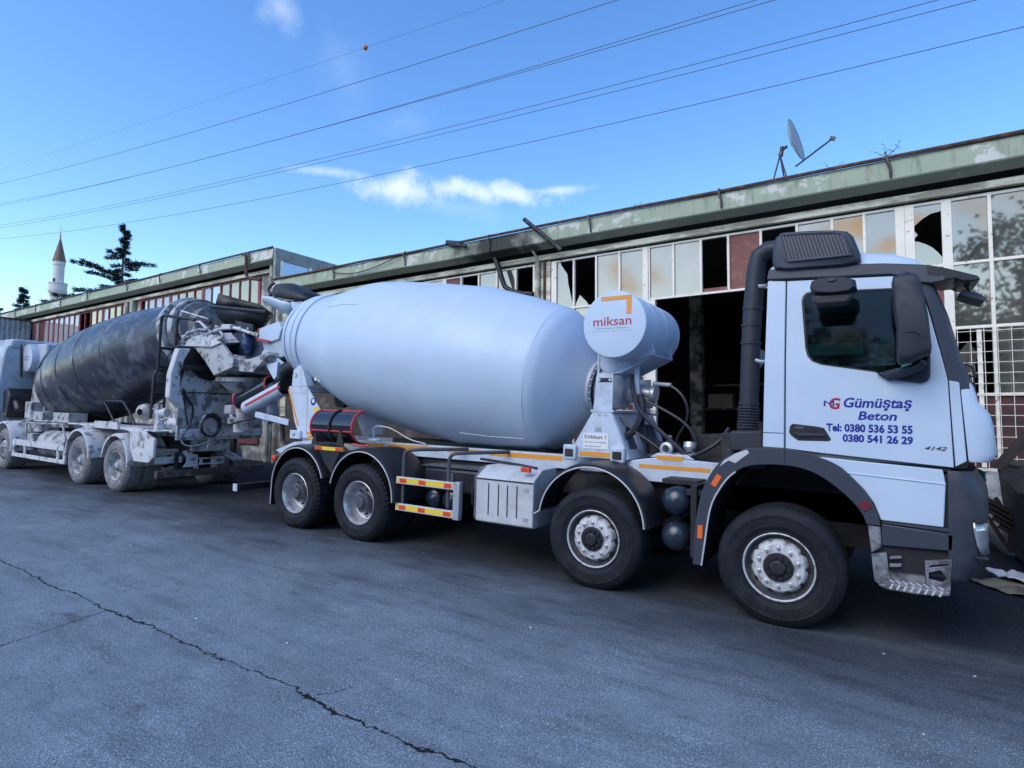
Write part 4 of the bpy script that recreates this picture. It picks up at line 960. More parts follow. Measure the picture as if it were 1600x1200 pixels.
# side guard
for z0, z1 in ((.838, .930), (.492, .583)):
    mb = MB(); mb.bb(-4.62, -3.665, .03, .06, z0, z1); gb = mb.build('guard_rail', M_PAINTW, T, bevel=.004)
    y_ = tape(-4.60, -3.68, z0+.014, z1-.014, .03, M_YELLOW, name='yellow_reflector', par=gb)
    for a in (-4.555, -4.225, -3.81): tape(a, a+.115, z0+.017, z1-.020, .027, M_REDR, name='red_reflector', par=gb)
mb = MB(); mb.bb(-3.67, -3.575, .03, .10, .475, .936); mb.build('guard_post', M_ALU, T, bevel=.006)
for x0, x1 in ((-4.56, -4.0), (-3.80, -3.33)):
    mb = MB(); mb.tube([(x0, .10, .5 if x0 < -4 else .60), (x0, .10, 1.15), (x0+.02, .10, 1.25), (x0+.10, .12, 1.285), (x1, .60, 1.295), (x1+.02, .74, 1.29)], .024, 10, smooth=1); mb.build('support_tube', M_HUB, T)
mb = MB(); mb.bb(-3.85, -3.75, .3, .34, .5, .9); mb.build('guard_strut', M_ALU, T)
mb = MB(); mb.bb(-4.42, -3.36, .34, .78, .74, 1.06); ft = mb.build('fuel_tank', M_FENDER, T, bevel=.05, seg=3)
mb = MB(); mb.bb(-4.44, -3.34, .33, .79, 1.065, 1.08); mb.bb(-4.0, -3.9, .325, .335, .78, 1.0); mb.build('tank_lid', M_HUB, ft)
for x in (-4.24, -3.96): mb = MB(); mb.lathe([(.001, -.045), (.07, -.03), (.115, .0), (.115, .5)], (x, .33, .64), (0, 1, 0), 24); mb.build('air_reservoir', M_TANKBLUE, T)
# battery box
mb = MB()
prof = [(.05, .515), (.05, 1.02), (.075, 1.045), (.26, 1.155), (.60, 1.16), (.60, .50), (.08, .50)]
mb.loft([[Vector((x, y, z)) for y, z in prof] for x in (-3.335, -2.54)])
bx_ = mb.build('battery_box', M_ALUW, T, bevel=.012)
mb = MB()
for x in (-3.15, -3.01, -2.885, -2.755): mb.bb(x-.007, x+.007, .046, .056, .60, .965)
mb.build('groove', M_CHASSIS, bx_)
for z in (.60, .93): mb = MB(); mb.bb(-2.66, -2.60, .044, .056, z-.02, z+.02); mb.build('latch', M_ALU, bx_)
mb = MB(); mb.bb(-3.33, -2.545, .043, .052, 1.005, 1.02); mb.build('lid_seam', M_CHASSIS, bx_)
mb = MB(); mb.loft([[Vector(p) for p in ((-3.34, .052, .51), (-3.34, .052, 1.02), (-3.34, .26, 1.158), (-3.34, .6, 1.16), (-3.34, .6, .51))], [Vector(p) for p in ((-3.45, .17, .53), (-3.45, .17, 1.0), (-3.45, .30, 1.12), (-3.45, .6, 1.12), (-3.45, .6, .53))]]); eb = mb.build('box_end', mat('box_end_grey', (.13, .15, .17), .5), T, bevel=.012)
mb = MB(); mb.tube([(-3.42, .12, .66), (-3.425, .10, .70), (-3.425, .10, .86), (-3.42, .12, .90)], .012, 6); mb.build('grab_handle', M_CHASSIS, eb)
mb = MB(); mb.bb(-2.72, -2.60, .06, .10, 1.13, 1.185); mb.build('red_tag', M_REDR, T, bevel=.004); mb = MB(); mb.tube([(-3.6, .5, 1.20), (-3.0, .45, 1.17), (-2.62, .25, 1.165)], .018, 6); mb.build('hose', M_HOSE, T)
for z in (.970, .622):
    mb = MB(); mb.lathe([(.001, -.072), (.05, -.066), (.10, -.042), (.13, -.012), (.142, .03), (.142, .8)], (-.965, .15, z), (0, 1, 0), 32); mb.build('air_tank', M_TANKBLUE, T)
mb = MB(); mb.bb(-1.15, -.78, .30, .78, 1.12, 1.17); mb.bb(-.80, -.74, .10, .8, .45, 1.15); mb.bb(-.86, -.70, .14, .5, 1.04, 1.10); mb.build('tank_bracket', M_CHASSIS, T, bevel=.006)

# ---- drum
DM = -.1591; DA = Vector((-5, 1.25, 2.595)); DAXS = Vector((math.cos(DM), 0, math.sin(DM)))
prof = smooth_profile([(-2.90, .68), (-2.62, .755), (-2.27, .815), (-1.25, 1.092), (-.85, 1.13), (-.1, 1.156), (.9, 1.16), (1.61, 1.075), (2.16, .975), (2.27, .925), (2.42, .735), (2.56, .50), (2.70, .30)], .03, 1)
# rolled plates: a slight crease where the upper and lower plates are welded along the near side
UPD = Vector((0, 1, 0)).cross(DAXS); UPD = UPD if UPD.z > 0 else -UPD
_a, _b, _ = basis(DAXS)
def plates(r, h, t):
    d = _a*math.cos(t)+_b*math.sin(t); th = math.degrees(math.atan2(d.dot(UPD), -d.y))
    c = (8.2 if h < 1.11 else 10.6)
    if not -2.2 < h < 2.2: return r
    f = 1+.0075*max(0, 1-abs(th-c)/26)+.004*max(0, 1-abs(th+54)/20)+.004*max(0, 1-abs(th-62)/24)
    return r*f
mb = MB(); mb.lathe(prof, DA, DAXS, 180, wob=plates); drum = mb.build('drum', M_PAINT, T, ang=60)
def ring(s0, s1, dr, m, name, par, A=DA, ax=DAXS, pr=None):
    pr = pr or prof
    rr = [r for r, s in pr if s0-.03 <= s <= s1+.03]; r = max(rr) if rr else .5
    mb = MB(); mb.lathe([(r-.02, s0), (r+dr, s0+.004), (r+dr, s1-.004), (r-.02, s1)], A, ax, 96); return mb.build(name, m, par, ang=30)
da_, db_, _ = basis(DAXS)
def along(an0, an1, s0, s1, name, r=.004, m=None):
    """welded plate seam running along the drum"""
    pts = []
    for k in range(41):
        sx_ = s0+(s1-s0)*k/40; an = an0+(an1-an0)*k/40; pts.append(DA+DAXS*sx_+(da_*math.cos(an)+db_*math.sin(an))*(drum_r(sx_)*(1.0075 if name == 'weld_seam' else 1)-.001))
    mb = MB(); mb.tube(pts, r, 5); return mb.build(name, m or M_PAINT, drum)
def drum_r(s): return min(prof, key=lambda q: abs(q[1]-s))[0]
def ang_of(v): v = Vector(v); return math.atan2(v.dot(db_), v.dot(da_))
def ang_at(deg): return ang_of(Vector((0, -1, 0))*math.cos(R(deg))+UPD*math.sin(R(deg)))
A1 = ang_at(8.2); A2 = ang_at(-53); A3 = ang_at(33); A4 = ang_at(10.6)
along(A4, A4, 1.11, 2.15, 'weld_seam', .0025); along(A2, A2, 1.15, 2.1, 'weld_seam', .005, M_STICK); along(A3, A3, -1.7, -.9, 'weld_seam', .003)
ring(-2.70, -2.58, .020, M_PAINT, 'roller_track', drum)
ring(-2.52, -2.40, .022, M_PAINT, 'roller_track', drum)
ring(-2.555, -2.545, .008, M_GREYP, 'track_seam', drum)
ring(-2.90, -2.84, .018, M_PAINT, 'rear_collar', drum)
for s in (2.17,):
    r = drum_r(s); mb = MB(); mb.lathe([(r-.012, s-.012), (r+.0015, s-.004), (r+.0015, s+.004), (r-.012, s+.012)], DA, DAXS, 128); mb.build('weld_seam', M_PAINT, drum)
mb = MB(); mb.lathe([(.28, 2.68), (.34, 2.70), (.34, 2.74), (.29, 2.76)], DA, DAXS, 40)
a_, b_, _ = basis(DAXS)
for k in range(24):
    t = 2*math.pi*k/24; p = DA+DAXS*2.725+(a_*math.cos(t)+b_*math.sin(t))*.315; mb.cyl(p-DAXS*.035, p+DAXS*.04, .014, n=6)
mb.build('drive_flange', M_GREYP, T)
mb = MB(); mb.lathe([(.20, 2.74), (.235, 2.78), (.235, 2.92), (.265, 2.93), (.265, 2.965), (.235, 2.975), (.235, 3.06), (.20, 3.14), (.13, 3.17), (.12, 3.30), (.001, 3.31)], DA, DAXS, 40); 
for k in range(26):
    t = 2*math.pi*k/26; p = DA+DAXS*2.947+(a_*math.cos(t)+b_*math.sin(t))*.268; mb.cyl(p-DAXS*.024, p+DAXS*.024, .012, n=6)
mb.build('gearbox', M_GREYP, T, ang=30)
# front pedestal with the warning sticker
mb = MB()
for y in (.55, 1.92): mb.prism([(-2.30, 1.31), (-2.305, 1.43), (-2.065, 1.835), (-1.825, 1.835), (-1.625, 1.36), (-1.615, 1.31)], y, y+.025)
mb.loft([[Vector((-2.295, y, 1.44)) for y in (.575, 1.92)]+[Vector((-2.265, y, 1.43)) for y in (1.92, .575)], [Vector((-2.055, y, 1.835)) for y in (.575, 1.92)]+[Vector((-2.02, y, 1.835)) for y in (1.92, .575)]])
fp = mb.build('front_pedestal', M_PAINTW, T, bevel=.005)
mb = MB(); mb.prism([(.575, 1.32), (.575, 1.825), (1.92, 1.825), (1.92, 1.32)], -.012, .012, ax='x', holes=[[(.66, 1.42), (.72, 1.62), (.86, 1.70), (.98, 1.64), (.98, 1.42)], [(1.12, 1.44), (1.12, 1.7), (1.8, 1.7), (1.8, 1.44)]])
mb.build('pedestal_web', M_PAINTW, fp, fn=lambda c: Vector((-1.625-(c.z-1.35)*.42+c.x, c.y, c.z)))
mb = MB(); mb.bb(-2.09, -1.80, .55, 1.95, 1.837, 1.865)
for y in (.58, 1.86):
    mb.prism([(-2.07, 1.866), (-1.83, 1.866), (-1.825, 2.29), (-2.03, 2.29)], y, y+.02)
    mb.bb(-2.05, -2.02, y+.02, y+.30 if y < 1 else y-.28, 1.866, 2.25) if y < 1 else None
mb.build('gearbox_cradle', M_PAINTW, fp, bevel=.004)
mb = MB(); mb.bb(-2.0, -1.85, .572, .58, 2.19, 2.235); mb.build('slot', M_CHASSIS, fp)
mb = MB()
for x in (-1.99, -1.86): mb.cyl((x, .572, 2.212), (x, .560, 2.212), .016, n=8)
for x in (-1.98, -1.90): mb.cyl((x, .545, 1.81), (x, .56, 1.81), .018, n=8)
mb.build('bolts', M_ALU, fp)
for x0, x1 in ((-2.385, -2.275), (-1.79, -1.675)):
    mb = MB(); mb.bb(x0-.03, x1+.03, .50, .56, 1.27, 1.45); b0 = mb.build('mount_block', M_PAINTW, fp, bevel=.02)
    mb = MB(); mb.bb(x0+.005, x1-.005, .485, .50, 1.315, 1.40); mb.build('rubber_pad', M_CHASSIS, b0, bevel=.004)
tape(-2.215, -1.80, 1.328, 1.378, .549, par=fp)
tape(-2.175, -1.86, 1.415, 1.595, .5485, M_STICK, name='warning_sticker', par=fp)
text('Dikkat !', -2.155, -1.885, 1.532, .042, .5445, M_GREYL, 'lettering', fp, off=.018)
text('Sürücü bu alanda', -2.153, -1.885, 1.484, .018, .5445, M_GREYL, 'lettering', fp, off=.01)
text('sizi göremez!', -2.153, -1.955, 1.436, .018, .5445, M_GREYL, 'lettering', fp, off=.01)
mb = MB()
for k in range(3): mb.bb(-2.022+k*.026, -2.002+k*.026, .546, .549, 1.615, 1.66)
mb.build('stencil_mark', mat('stencil', (.34, .35, .42), .5), fp)
# water tank on its bracket
TC = (-1.755, 2.827); TR = .380
mb = MB(); mb.lathe([(.001, .40), (TR-.03, .40), (TR-.008, .404), (TR, .418), (TR, 1.62), (TR-.01, 1.64), (.001, 1.70)], (TC[0], 0, TC[1]), (0, 1, 0), 72); wt = mb.build('water_tank', M_PAINT, T, ang=30)
for y in (.72, 1.11):
    mb = MB(); mb.lathe([(TR-.002, y-.011), (TR+.005, y-.007), (TR+.005, y+.007), (TR-.002, y+.011)], (TC[0], 0, TC[1]), (0, 1, 0), 72); mb.build('tank_band', M_PAINTW, wt)
mb = MB(); mb.prism([(-1.913, 3.098), (-1.913, 3.143), (-1.550, 3.143), (-1.550, 2.934), (-1.607, 2.934), (-1.607, 3.098)], .396, .3995); mb.build('orange_bracket_logo', mat('orange_print', (.80, .32, .05), .4, var=.12, scale=9), wt)
text('miksan', -2.004, -1.549, 2.815, .105, .3975, M_REDL, 'lettering', wt, off=.006)
text('www.miksanmakina.com', -1.975, -1.585, 2.778, .013, .3975, M_GREYL, 'lettering', wt)
mb = MB()
for k in range(18):
    if k not in (4, 8, 12): mb.bb(-2.01+k*.026, -1.995+k*.026, .397, .3995, 2.748, 2.757)
mb.build('small_print', mat('small_print', (.45, .46, .50), .5), wt)
mb = MB()
for y in (.75, 1.40): mb.prism([(-2.13, 2.66), (-2.06, 2.36), (-1.95, 2.295), (-1.80, 2.30), (-1.40, 2.50), (-1.42, 2.68), (-1.75, 2.46)], y, y+.02)
mb.loft([[Vector((-1.95, y, 2.295)) for y in (.75, 1.42)]+[Vector((-1.94, y, 2.31)) for y in (1.42, .75)], [Vector((-1.40, y, 2.50)) for y in (.75, 1.42)]+[Vector((-1.41, y, 2.515)) for y in (1.42, .75)]])
mb.bb(-2.10, -2.07, .74, .80, 2.24, 2.70)
mb.build('tank_cradle', M_PAINTW, T, bevel=.004)
mb = MB(); mb.prism([(-1.66, 2.42), (-1.62, 2.42), (-1.60, 2.05), (-1.66, 2.10)], .82, .86); mb.build('cradle_leg', M_PAINTW, T)
# hydraulic pump, valves and hoses behind the cab
mb = MB(); mb.cyl((-1.74, 1.0, 2.10), (-1.50, .98, 2.07), .10, .085, 20); mb.cyl((-1.50, .98, 2.07), (-1.45, .98, 2.065), .11, n=20); mb.bb(-1.68, -1.52, .92, 1.08, 1.90, 2.02); mb.cyl((-1.6, .92, 1.86), (-1.40, .86, 1.84), .032, n=10); mb.build('hydraulic_motor', M_ALU, T, bevel=.008)
def hose(pts, r, m=M_HOSE): mb = MB(); mb.tube(pts, r, 8, smooth=2); return mb.build('hose', m, T)
hose([(-1.70, .82, 2.28), (-1.66, .76, 2.10), (-1.60, .72, 1.92), (-1.45, .70, 1.76), (-1.20, .68, 1.56), (-.88, .66, 1.28)], .026)
hose([(-1.60, .85, 2.02), (-1.50, .80, 1.98), (-1.25, .8, 1.86), (-1.05, .8, 1.74), (-.94, .8, 1.58), (-.90, .8, 1.36)], .018)
hose([(-1.42, .90, 2.19), (-1.25, .84, 2.17), (-1.10, .82, 2.06), (-1.03, .82, 1.90), (-1.06, .84, 1.74), (-1.17, .88, 1.58), (-1.22, .9, 1.42)], .016)
mb = MB(); mb.cyl((-1.46, .90, 2.185), (-1.24, .85, 2.165), .026, n=10); mb.build('hose_fitting', M_ALU, T)
hose([(-1.58, .80, 2.05), (-1.53, .76, 1.84), (-1.60, .72, 1.64), (-1.78, .68, 1.52), (-1.95, .66, 1.47)], .045)
hose([(-1.62, .9, 1.98), (-1.56, .82, 1.84), (-1.52, .80, 1.6), (-1.50, .80, 1.36)], .018)
hose([(-1.80, .72, 1.78), (-1.62, .70, 1.64), (-1.38, .70, 1.50), (-1.22, .70, 1.38)], .013)
hose([(-1.36, .80, 1.40), (-1.42, .78, 1.50), (-1.34, .78, 1.54), (-1.22, .78, 1.46)], .012)
hose([(-1.0, .7, 1.36), (-.8, .66, 1.46), (-.66, .7, 1.56), (-.60, .8, 1.7)], .02)
mb = MB()
mb.lathe([(.001, .06), (.045, .06), (.05, 0), (.075, -.01), (.075, -.05), (.055, -.055), (.052, -.06), (.04, -.06), (.04, .02)], (-1.21, .68, 1.455), (.15, 1, 0), 20); mb.cyl((-1.21, .72, 1.52), (-1.21, .72, 1.60), .03); mb.lathe([(.03, -.05), (.07, 0), (.07, .06), (.001, .07)], (-.99, .74, 1.47), (0, .3, 1), 16); mb.bb(-1.32, -.94, .70, .84, 1.36, 1.41)
mb.build('valve_block', M_ALU, T, bevel=.003)
mb = MB(); mb.bb(-1.55, -1.25, .85, 1.3, 1.38, 1.5); mb.bb(-.95, -.45, .9, 1.7, 1.35, 1.62); mb.bb(-.60, -.46, .45, .8, 1.36, 1.66); mb.build('oil_cooler', M_CHASSIS, T, bevel=.01)

# ---- rear pedestal, rollers, chutes, hopper
mb = MB()
for y in (.55, 1.93):
    mb.prism([(-7.64, 2.145), (-7.165, 2.135), (-6.80, 1.74), (-6.78, 1.35), (-7.10, 1.33), (-7.14, 1.30), (-7.30, 1.30), (-7.45, 1.55)], y, y+.03)
mb.prism([(-7.58, 2.146), (-7.18, 2.14), (-7.30, 2.42), (-7.40, 2.50), (-7.55, 2.42)], .56, .70)
mb.prism([(-7.58, 2.146), (-7.18, 2.14), (-7.30, 2.42), (-7.40, 2.50), (-7.55, 2.42)], 1.8, 1.92)
mb.bb(-7.60, -7.20, .58, 1.93, 2.06, 2.14)
rp = mb.build('rear_pedestal', M_PAINTW, T, bevel=.006)
mb = MB(); mb.prism([(-7.165, 2.134), (-7.145, 1.35), (-7.13, 1.35), (-7.145, 2.115)], .544, .5495); mb.bb(-7.62, -7.17, .544, .5495, 2.035, 2.045); mb.build('fold_line', M_EDGE, rp)
tape_v = MB(); tape_v.prism([(-7.655, 2.10), (-7.615, 2.10), (-7.335, 1.50), (-7.375, 1.50)], .546, .5495); tape_v.build('reflective_tape', M_ORANGE, rp)
tape(-7.12, -6.86, 1.36, 1.405, .549, par=rp); tape(-7.11, -6.84, 1.285, 1.325, .549, par=rp)
mb = MB(); mb.lathe([(.001, 0), (.062, 0), (.062, .004)], (-6.995, .547, 1.895), (0, 1, 0), 20); mb.build('blue_round_sticker', M_BLUE, rp)
mb = MB(); mb.lathe([(.001, 0), (.032, 0), (.032, .004)], (-6.995, .5455, 1.905), (0, 1, 0), 14); mb.build('sticker_centre', M_STICK, rp)
mb = MB(); mb.prism([(-6.98, 1.81), (-6.85, 1.81), (-6.87, 1.745), (-6.96, 1.73)], .547, .5495); mb.build('yellow_sticker', M_YELLOW, rp)
mb = MB(); mb.bb(-7.50, -7.24, .5, .56, 1.28, 1.42); mb.cyl((-7.39, .47, 1.36), (-7.39, .5, 1.36), .03); mb.build('mount_block', M_PAINTW, rp, bevel=.02)
mb = MB(); mb.lathe([(.001, 0), (.045, 0), (.05, .01), (.05, .02)], (-7.49, .545, 2.34), (0, 1, 0), 14); mb.build('pin', M_ALU, rp)
for x, z in ((-7.02, 2.28), (-6.92, 2.26)): mb = MB(); mb.lathe([(.001, -.05), (.035, -.045), (.035, .05), (.001, .05)], (x, .62, z), (0, .2, 1), 12); mb.build('grease_cup', M_STICK, rp)
for y in (.80, 1.70): mb = MB(); mb.cyl((-7.62, y-.06, 1.98), (-7.62, y+.06, 1.98), .17, n=28); mb.build('support_roller', M_STEELD, rp)
# black rubber guard between ring and hood
mb = MB(); mb.tube([(-8.15, .82, 2.30), (-8.10, .80, 2.40), (-7.95, .80, 2.50), (-7.72, .82, 2.52)], [.09, .11, .11, .09], 14, smooth=1); mb.build('rubber_guard', M_CHASSIS, T)
# discharge hood (white, red lip), lower shroud, guide plates
HO = [(-9.07, 3.25), (-8.52, 3.35), (-8.40, 3.22), (-8.48, 3.02), (-8.72, 2.98), (-9.09, 3.03)]
mb = MB(); mb.loft([[Vector((x, .90, z)) for x, z in HO], [Vector((x+.34, 1.62, z)) for x, z in HO]]); hd = mb.build('discharge_hood', M_PAINT, T, bevel=.012)
mb = MB(); mb.prism([(-9.10, 3.02), (-8.74, 2.965), (-8.71, 3.01), (-9.08, 3.07)], .885, .90); mb.prism([(-9.115, 3.02), (-9.085, 3.02), (-9.065, 3.255), (-9.095, 3.25)], .885, .91); mb.build('red_lip', M_REDP, hd)
SH = [(-9.02, 3.0), (-8.72, 2.97), (-8.40, 3.16), (-8.30, 2.72), (-8.52, 2.68), (-8.92, 2.79)]
mb = MB(); mb.loft([[Vector((x, .94, z)) for x, z in SH], [Vector((x+.32, 1.58, z)) for x, z in SH]]); mb.build('collector_shroud', M_GREYP, T, bevel=.01)
mb = MB(); mb.prism([(-8.95, 2.80), (-8.90, 2.84), (-8.66, 2.80), (-8.52, 2.70), (-8.30, 2.58), (-8.45, 2.52), (-8.62, 2.64), (-8.96, 2.70)], .90, .94); mb.prism([(-8.74, 2.57), (-8.38, 2.60), (-8.40, 2.34), (-8.47, 2.28), (-8.62, 2.44)], .84, .95); mb.build('guide_plate', M_PAINT, T, bevel=.005)
mb = MB(); mb.prism([(-8.62, 2.43), (-8.46, 2.28), (-8.42, 2.10), (-8.66, 2.0)], .96, 1.3); mb.build('rubber_skirt', M_CHASSIS, T)
# feed funnel and rubber hopper on top
mb = MB(); mb.sheet([[Vector((x, 1.2+w*math.cos(t), z+h*math.sin(t)*-1)) for t in [math.pi*k/14 for k in range(15)]] for x, z, w, h in ((-9.0, 3.86, .32, .16), (-8.72, 3.82, .34, .24), (-8.40, 3.72, .34, .26), (-8.15, 3.66, .32, .22))]); mb.build('feed_funnel', M_PAINT, T, solid=.02)
mb = MB(); mb.sheet([[Vector((x, 1.25+w*math.cos(t), z0+(z1-z0)*math.sin(t)**.5)) for t in [math.pi*(k/20) for k in range(21)]] for x, z0, z1, w in ((-8.80, 3.86, 4.12, .28), (-8.55, 3.80, 4.10, .32), (-8.3, 3.74, 4.0, .34), (-8.0, 3.70, 3.88, .34), (-7.75, 3.66, 3.78, .30))]); mb.build('rubber_hopper', M_CHASSIS, T, solid=.03)
mb = MB(); mb.tube([(-8.9, 1.0, 3.88), (-9.0, 1.0, 3.98), (-9.02, 1.05, 4.08), (-8.95, 1.1, 4.15)], .03, 6, smooth=1); mb.tube([(-9.0, .95, 3.75), (-9.05, 1.0, 3.84), (-8.9, 1.05, 3.93)], .02, 6); mb.build('hopper_hinge', M_CHASSIS, T)
# folded chutes
mb = MB(); e = half_tube(mb, (-9.56, .92, 1.885), (-8.62, .92, 2.19), .165, (-.28, .75, -.60), a0=-100, a1=100); ck = mb.build('folding_chute', M_GLOSSB, T)
mb = MB()
for q in e: mb.tube(q, .017, 6)
mb.tube([e[0][0], e[1][0]], .016, 6); mb.tube([e[0][-1], e[1][-1]], .016, 6); mb.build('red_edge', M_REDP, ck)
mb = MB(); e = half_tube(mb, (-9.25, .86, 1.76), (-8.20, .86, 2.13), .135, (.05, .85, .45), a0=-95, a1=95); c2 = mb.build('discharge_chute', M_PAINTW, T)
mb = MB(); d_ = Vector((1.05, 0, .37)).normalized(); nn = Vector((-.37, 0, 1.05)).normalized(); p0 = Vector((-9.13, .722, 1.80)); p1 = Vector((-8.14, .722, 2.15))
mb.add([p0-nn*.022, p1-nn*.022, p1+nn*.022, p0+nn*.022, p0-nn*.022+Vector((0, .01, 0)), p1-nn*.022+Vector((0, .01, 0)), p1+nn*.022+Vector((0, .01, 0)), p0+nn*.022+Vector((0, .01, 0))], [(0, 1, 2, 3), (7, 6, 5, 4), (0, 4, 5, 1), (3, 2, 6, 7), (0, 3, 7, 4), (1, 5, 6, 2)]); mb.build('red_stripe', M_REDP, c2)
mb = MB(); mb.box((-8.42, .80, 1.585), (.98, .03, .11), (0, R(7), 0)); mb.build('chute_arm', M_PAINTW, T, bevel=.01)
mb = MB(); mb.lathe([(.001, -.02), (.24, -.03), (.27, -.05), (.29, .0), (.27, .16), (.001, .18)], (-8.93, 1.02, 1.74), (.35, 1, .25), 36); mb.build('swivel_disc', M_GREYP, T)
mb = MB(); mb.cyl((-9.9, .9, 1.42), (-9.05, .88, 1.58), .02, n=8); mb.build('chute_strut', M_STEELD, T); mb = MB(); mb.tube([(-8.55, 1.1, 1.62), (-8.5, 1.1, 1.2), (-8.3, 1.1, 1.0)], .045, 8); mb.build('chute_post', M_STEELD, T)
# mesh step and clutter under the chute
mb = MB()
for k in range(7): mb.cyl((-8.05+k*.07, 1.0, 1.10), (-8.05+k*.07, 1.0, 1.75), .006, n=5)
for k in range(8): mb.cyl((-8.05, 1.0, 1.12+k*.085), (-7.63, 1.0, 1.12+k*.085), .006, n=5)
mb.build('mesh_step', M_STEELD, T)
# spare chute strapped to the side
mb = MB(); e = half_tube(mb, (-6.40, .28, 1.53), (-5.52, .28, 1.53), .235, (0, 1, .12), a0=-92, a1=92, n=22); sc = mb.build('spare_chute', M_GLOSSB, T)
mb = MB()
mb.tube(e[0], .017, 6); mb.tube(e[1], .017, 6); mb.tube([e[0][0], e[1][0]], .016, 6); mb.tube([e[0][-1], e[1][-1]], .016, 6)
mb.tube([(-6.41, .052, 1.47), (-5.51, .052, 1.47)], .014, 6); mb.tube([(-5.52, .08, 1.30), (-5.40, .10, 1.285), (-5.26, .12, 1.285)], .016, 6); mb.build('red_edge', M_REDP, sc)
mb = MB(); mb.tube([(-5.98, .28+.25*math.sin(R(a)), 1.53+.25*math.cos(R(a))) for a in range(180, 365, 15)], .016, 6); mb.build('strap', M_CHASSIS, sc)
for pl in ([(-5.74, 1.50), (-5.72, 1.50), (-5.64, 1.27), (-5.80, 1.27)], [(-6.28, 1.42), (-6.26, 1.42), (-6.20, 1.27), (-6.34, 1.27)]): mb = MB(); mb.prism(pl, .02, .035); mb.build('chute_bracket', M_CHASSIS, sc)
mb = MB(); mb.lathe([(.05, 0), (.12, .01), (.12, .03), (.10, .05)], (-5.48, .45, 1.33), (0, 0, 1), 20); mb.tube([(-5.5, .45, 1.33), (-5.5, .45, 1.52), (-5.42, .45, 1.56)], .02, 8); mb.build('lamp_bracket', M_PAINTW, T)
mb = MB(); mb.tube([(-5.40, .45, 1.56), (-5.2, .5, 1.54), (-4.95, .6, 1.38), (-4.7, .68, 1.33)], .008, 6, smooth=2); mb.build('cable', M_STICK, T)
mb = MB(); mb.bb(-5.6, -2.9, .95, 1.5, 1.28, 1.36); mb.build('deck_plate', M_CHASSIS, T)
# ------------------------------------------------------------------ cab of the clean truck
YF = 2.44                                   # far side
def lean(c, z0=2.28, k=.085):
    """cab sides lean inwards above the waist"""
    if c.z > z0:
        d = (c.z-z0)*k; w = 1 if c.y < 1.22 else -1; c.y += d*w
    return c
CUTS = [((0, 0, 2.28), (0, 0, 1)), ((0, 0, 2.65), (0, 0, 1))]
FAR = {}
def side(poly, y0, y1, name, m, par=None, holes=(), bevel=.006, both=True, **kw):
    o = None
    for f in ((True, False) if both else (False,)):
        mb = MB(); a, b = (YF-y0, YF-y1) if f else (y0, y1); mb.prism(poly, a, b, holes=holes)
        p = (FAR.get(par.name) if par and f else par) or T
        o2 = mb.build(name, m, p, fn=lean, cuts=CUTS if max(q[1] for q in poly) > 2.3 else None, bevel=bevel, **kw)
        if f: o = o2
        else:
            if o: FAR[o2.name] = o
    return o2
WIN = [(.175, 2.86), (.185, 2.905), (.21, 2.935), (.26, 2.946), (.90, 2.918), (.985, 2.90), (1.02, 2.85), (1.065, 2.60), (1.094, 2.36), (1.094, 2.19), (1.075, 2.148), (1.035, 2.132), (.80, 2.165), (.73, 2.222), (.33, 2.292), (.262, 2.322), (.225, 2.37), (.208, 2.44)]
# inner structure
mb = MB(); mb.bb(-.12, 1.22, .03, 2.41, 1.42, 1.50); mb.build('cab_floor', M_CHASSIS, T)
mb = MB(); mb.prism([(-.125, 1.50), (-.10, 3.12), (-.06, 3.12), (-.08, 1.50)], .06, 2.38); mb.build('cab_back_panel', M_PAINT, T, fn=lean, cuts=CUTS)
side([(-.10, 1.50), (1.19, 1.48), (1.16, 2.15), (1.08, 2.6), (1.0, 2.95), (.8, 3.06), (-.08, 3.09)], .012, .05, 'door_lining', M_TRIM, holes=[[(x+(.02 if x < .6 else -.0), z) for x, z in WIN]], bevel=0)
side([(-.132, 1.562), (.043, 1.558), (.043, 3.062), (-.107, 3.078)], -.012, .012, 'rear_side_panel', M_PAINT)
mb = MB(); mb.bb(-.136, .040, -.014, -.011, 1.688, 1.694); mb.build('panel_seam', M_CHASSIS, T)
door = side([(.056, 1.558), (.30, 1.537), (1.238, 1.476), (1.205, 2.15), (1.17, 2.33), (1.095, 2.68), (1.035, 2.93), (.99, 2.995), (.84, 3.022), (.056, 3.058)], -.012, .012, 'cab_door', M_PAINT, holes=[WIN])
rim_in = [((x-.63)*.965+.63, (z-2.54)*.965+2.54) for x, z in WIN]
side(WIN, -.014, .006, 'window_rubber', M_CHASSIS, door, holes=[rim_in], bevel=0)
side([((x-.63)*.985+.63, (z-2.54)*.985+2.54) for x, z in WIN], -.004, .0, 'window_glass', M_CABGLASS, door, bevel=0)
side([(.735, 2.212), (.79, 2.168), (1.04, 2.128), (1.092, 2.172), (1.096, 2.34), (1.06, 2.30), (.98, 2.25), (.86, 2.235)], -.055, -.008, 'mirror_base', M_BLACKPL, door, bevel=.012)
# handle
mb = MB(); mb.prism([(.082, 1.70), (.088, 1.752), (.108, 1.778), (.30, 1.760), (.355, 1.748), (.408, 1.655), (.395, 1.638), (.155, 1.632), (.10, 1.672)], -.018, -.004); hd_ = mb.build('handle', M_HUBB, door, bevel=.006)
mb = MB(); mb.prism([(.12, 1.702), (.36, 1.70), (.375, 1.675), (.16, 1.668)], -.034, -.016); mb.build('handle_grip', M_BLACKPL, hd_, bevel=.006); mb = MB(); mb.bb(.13, .20, -.021, -.017, 1.735, 1.755); mb.build('lock', M_HUB, hd_)
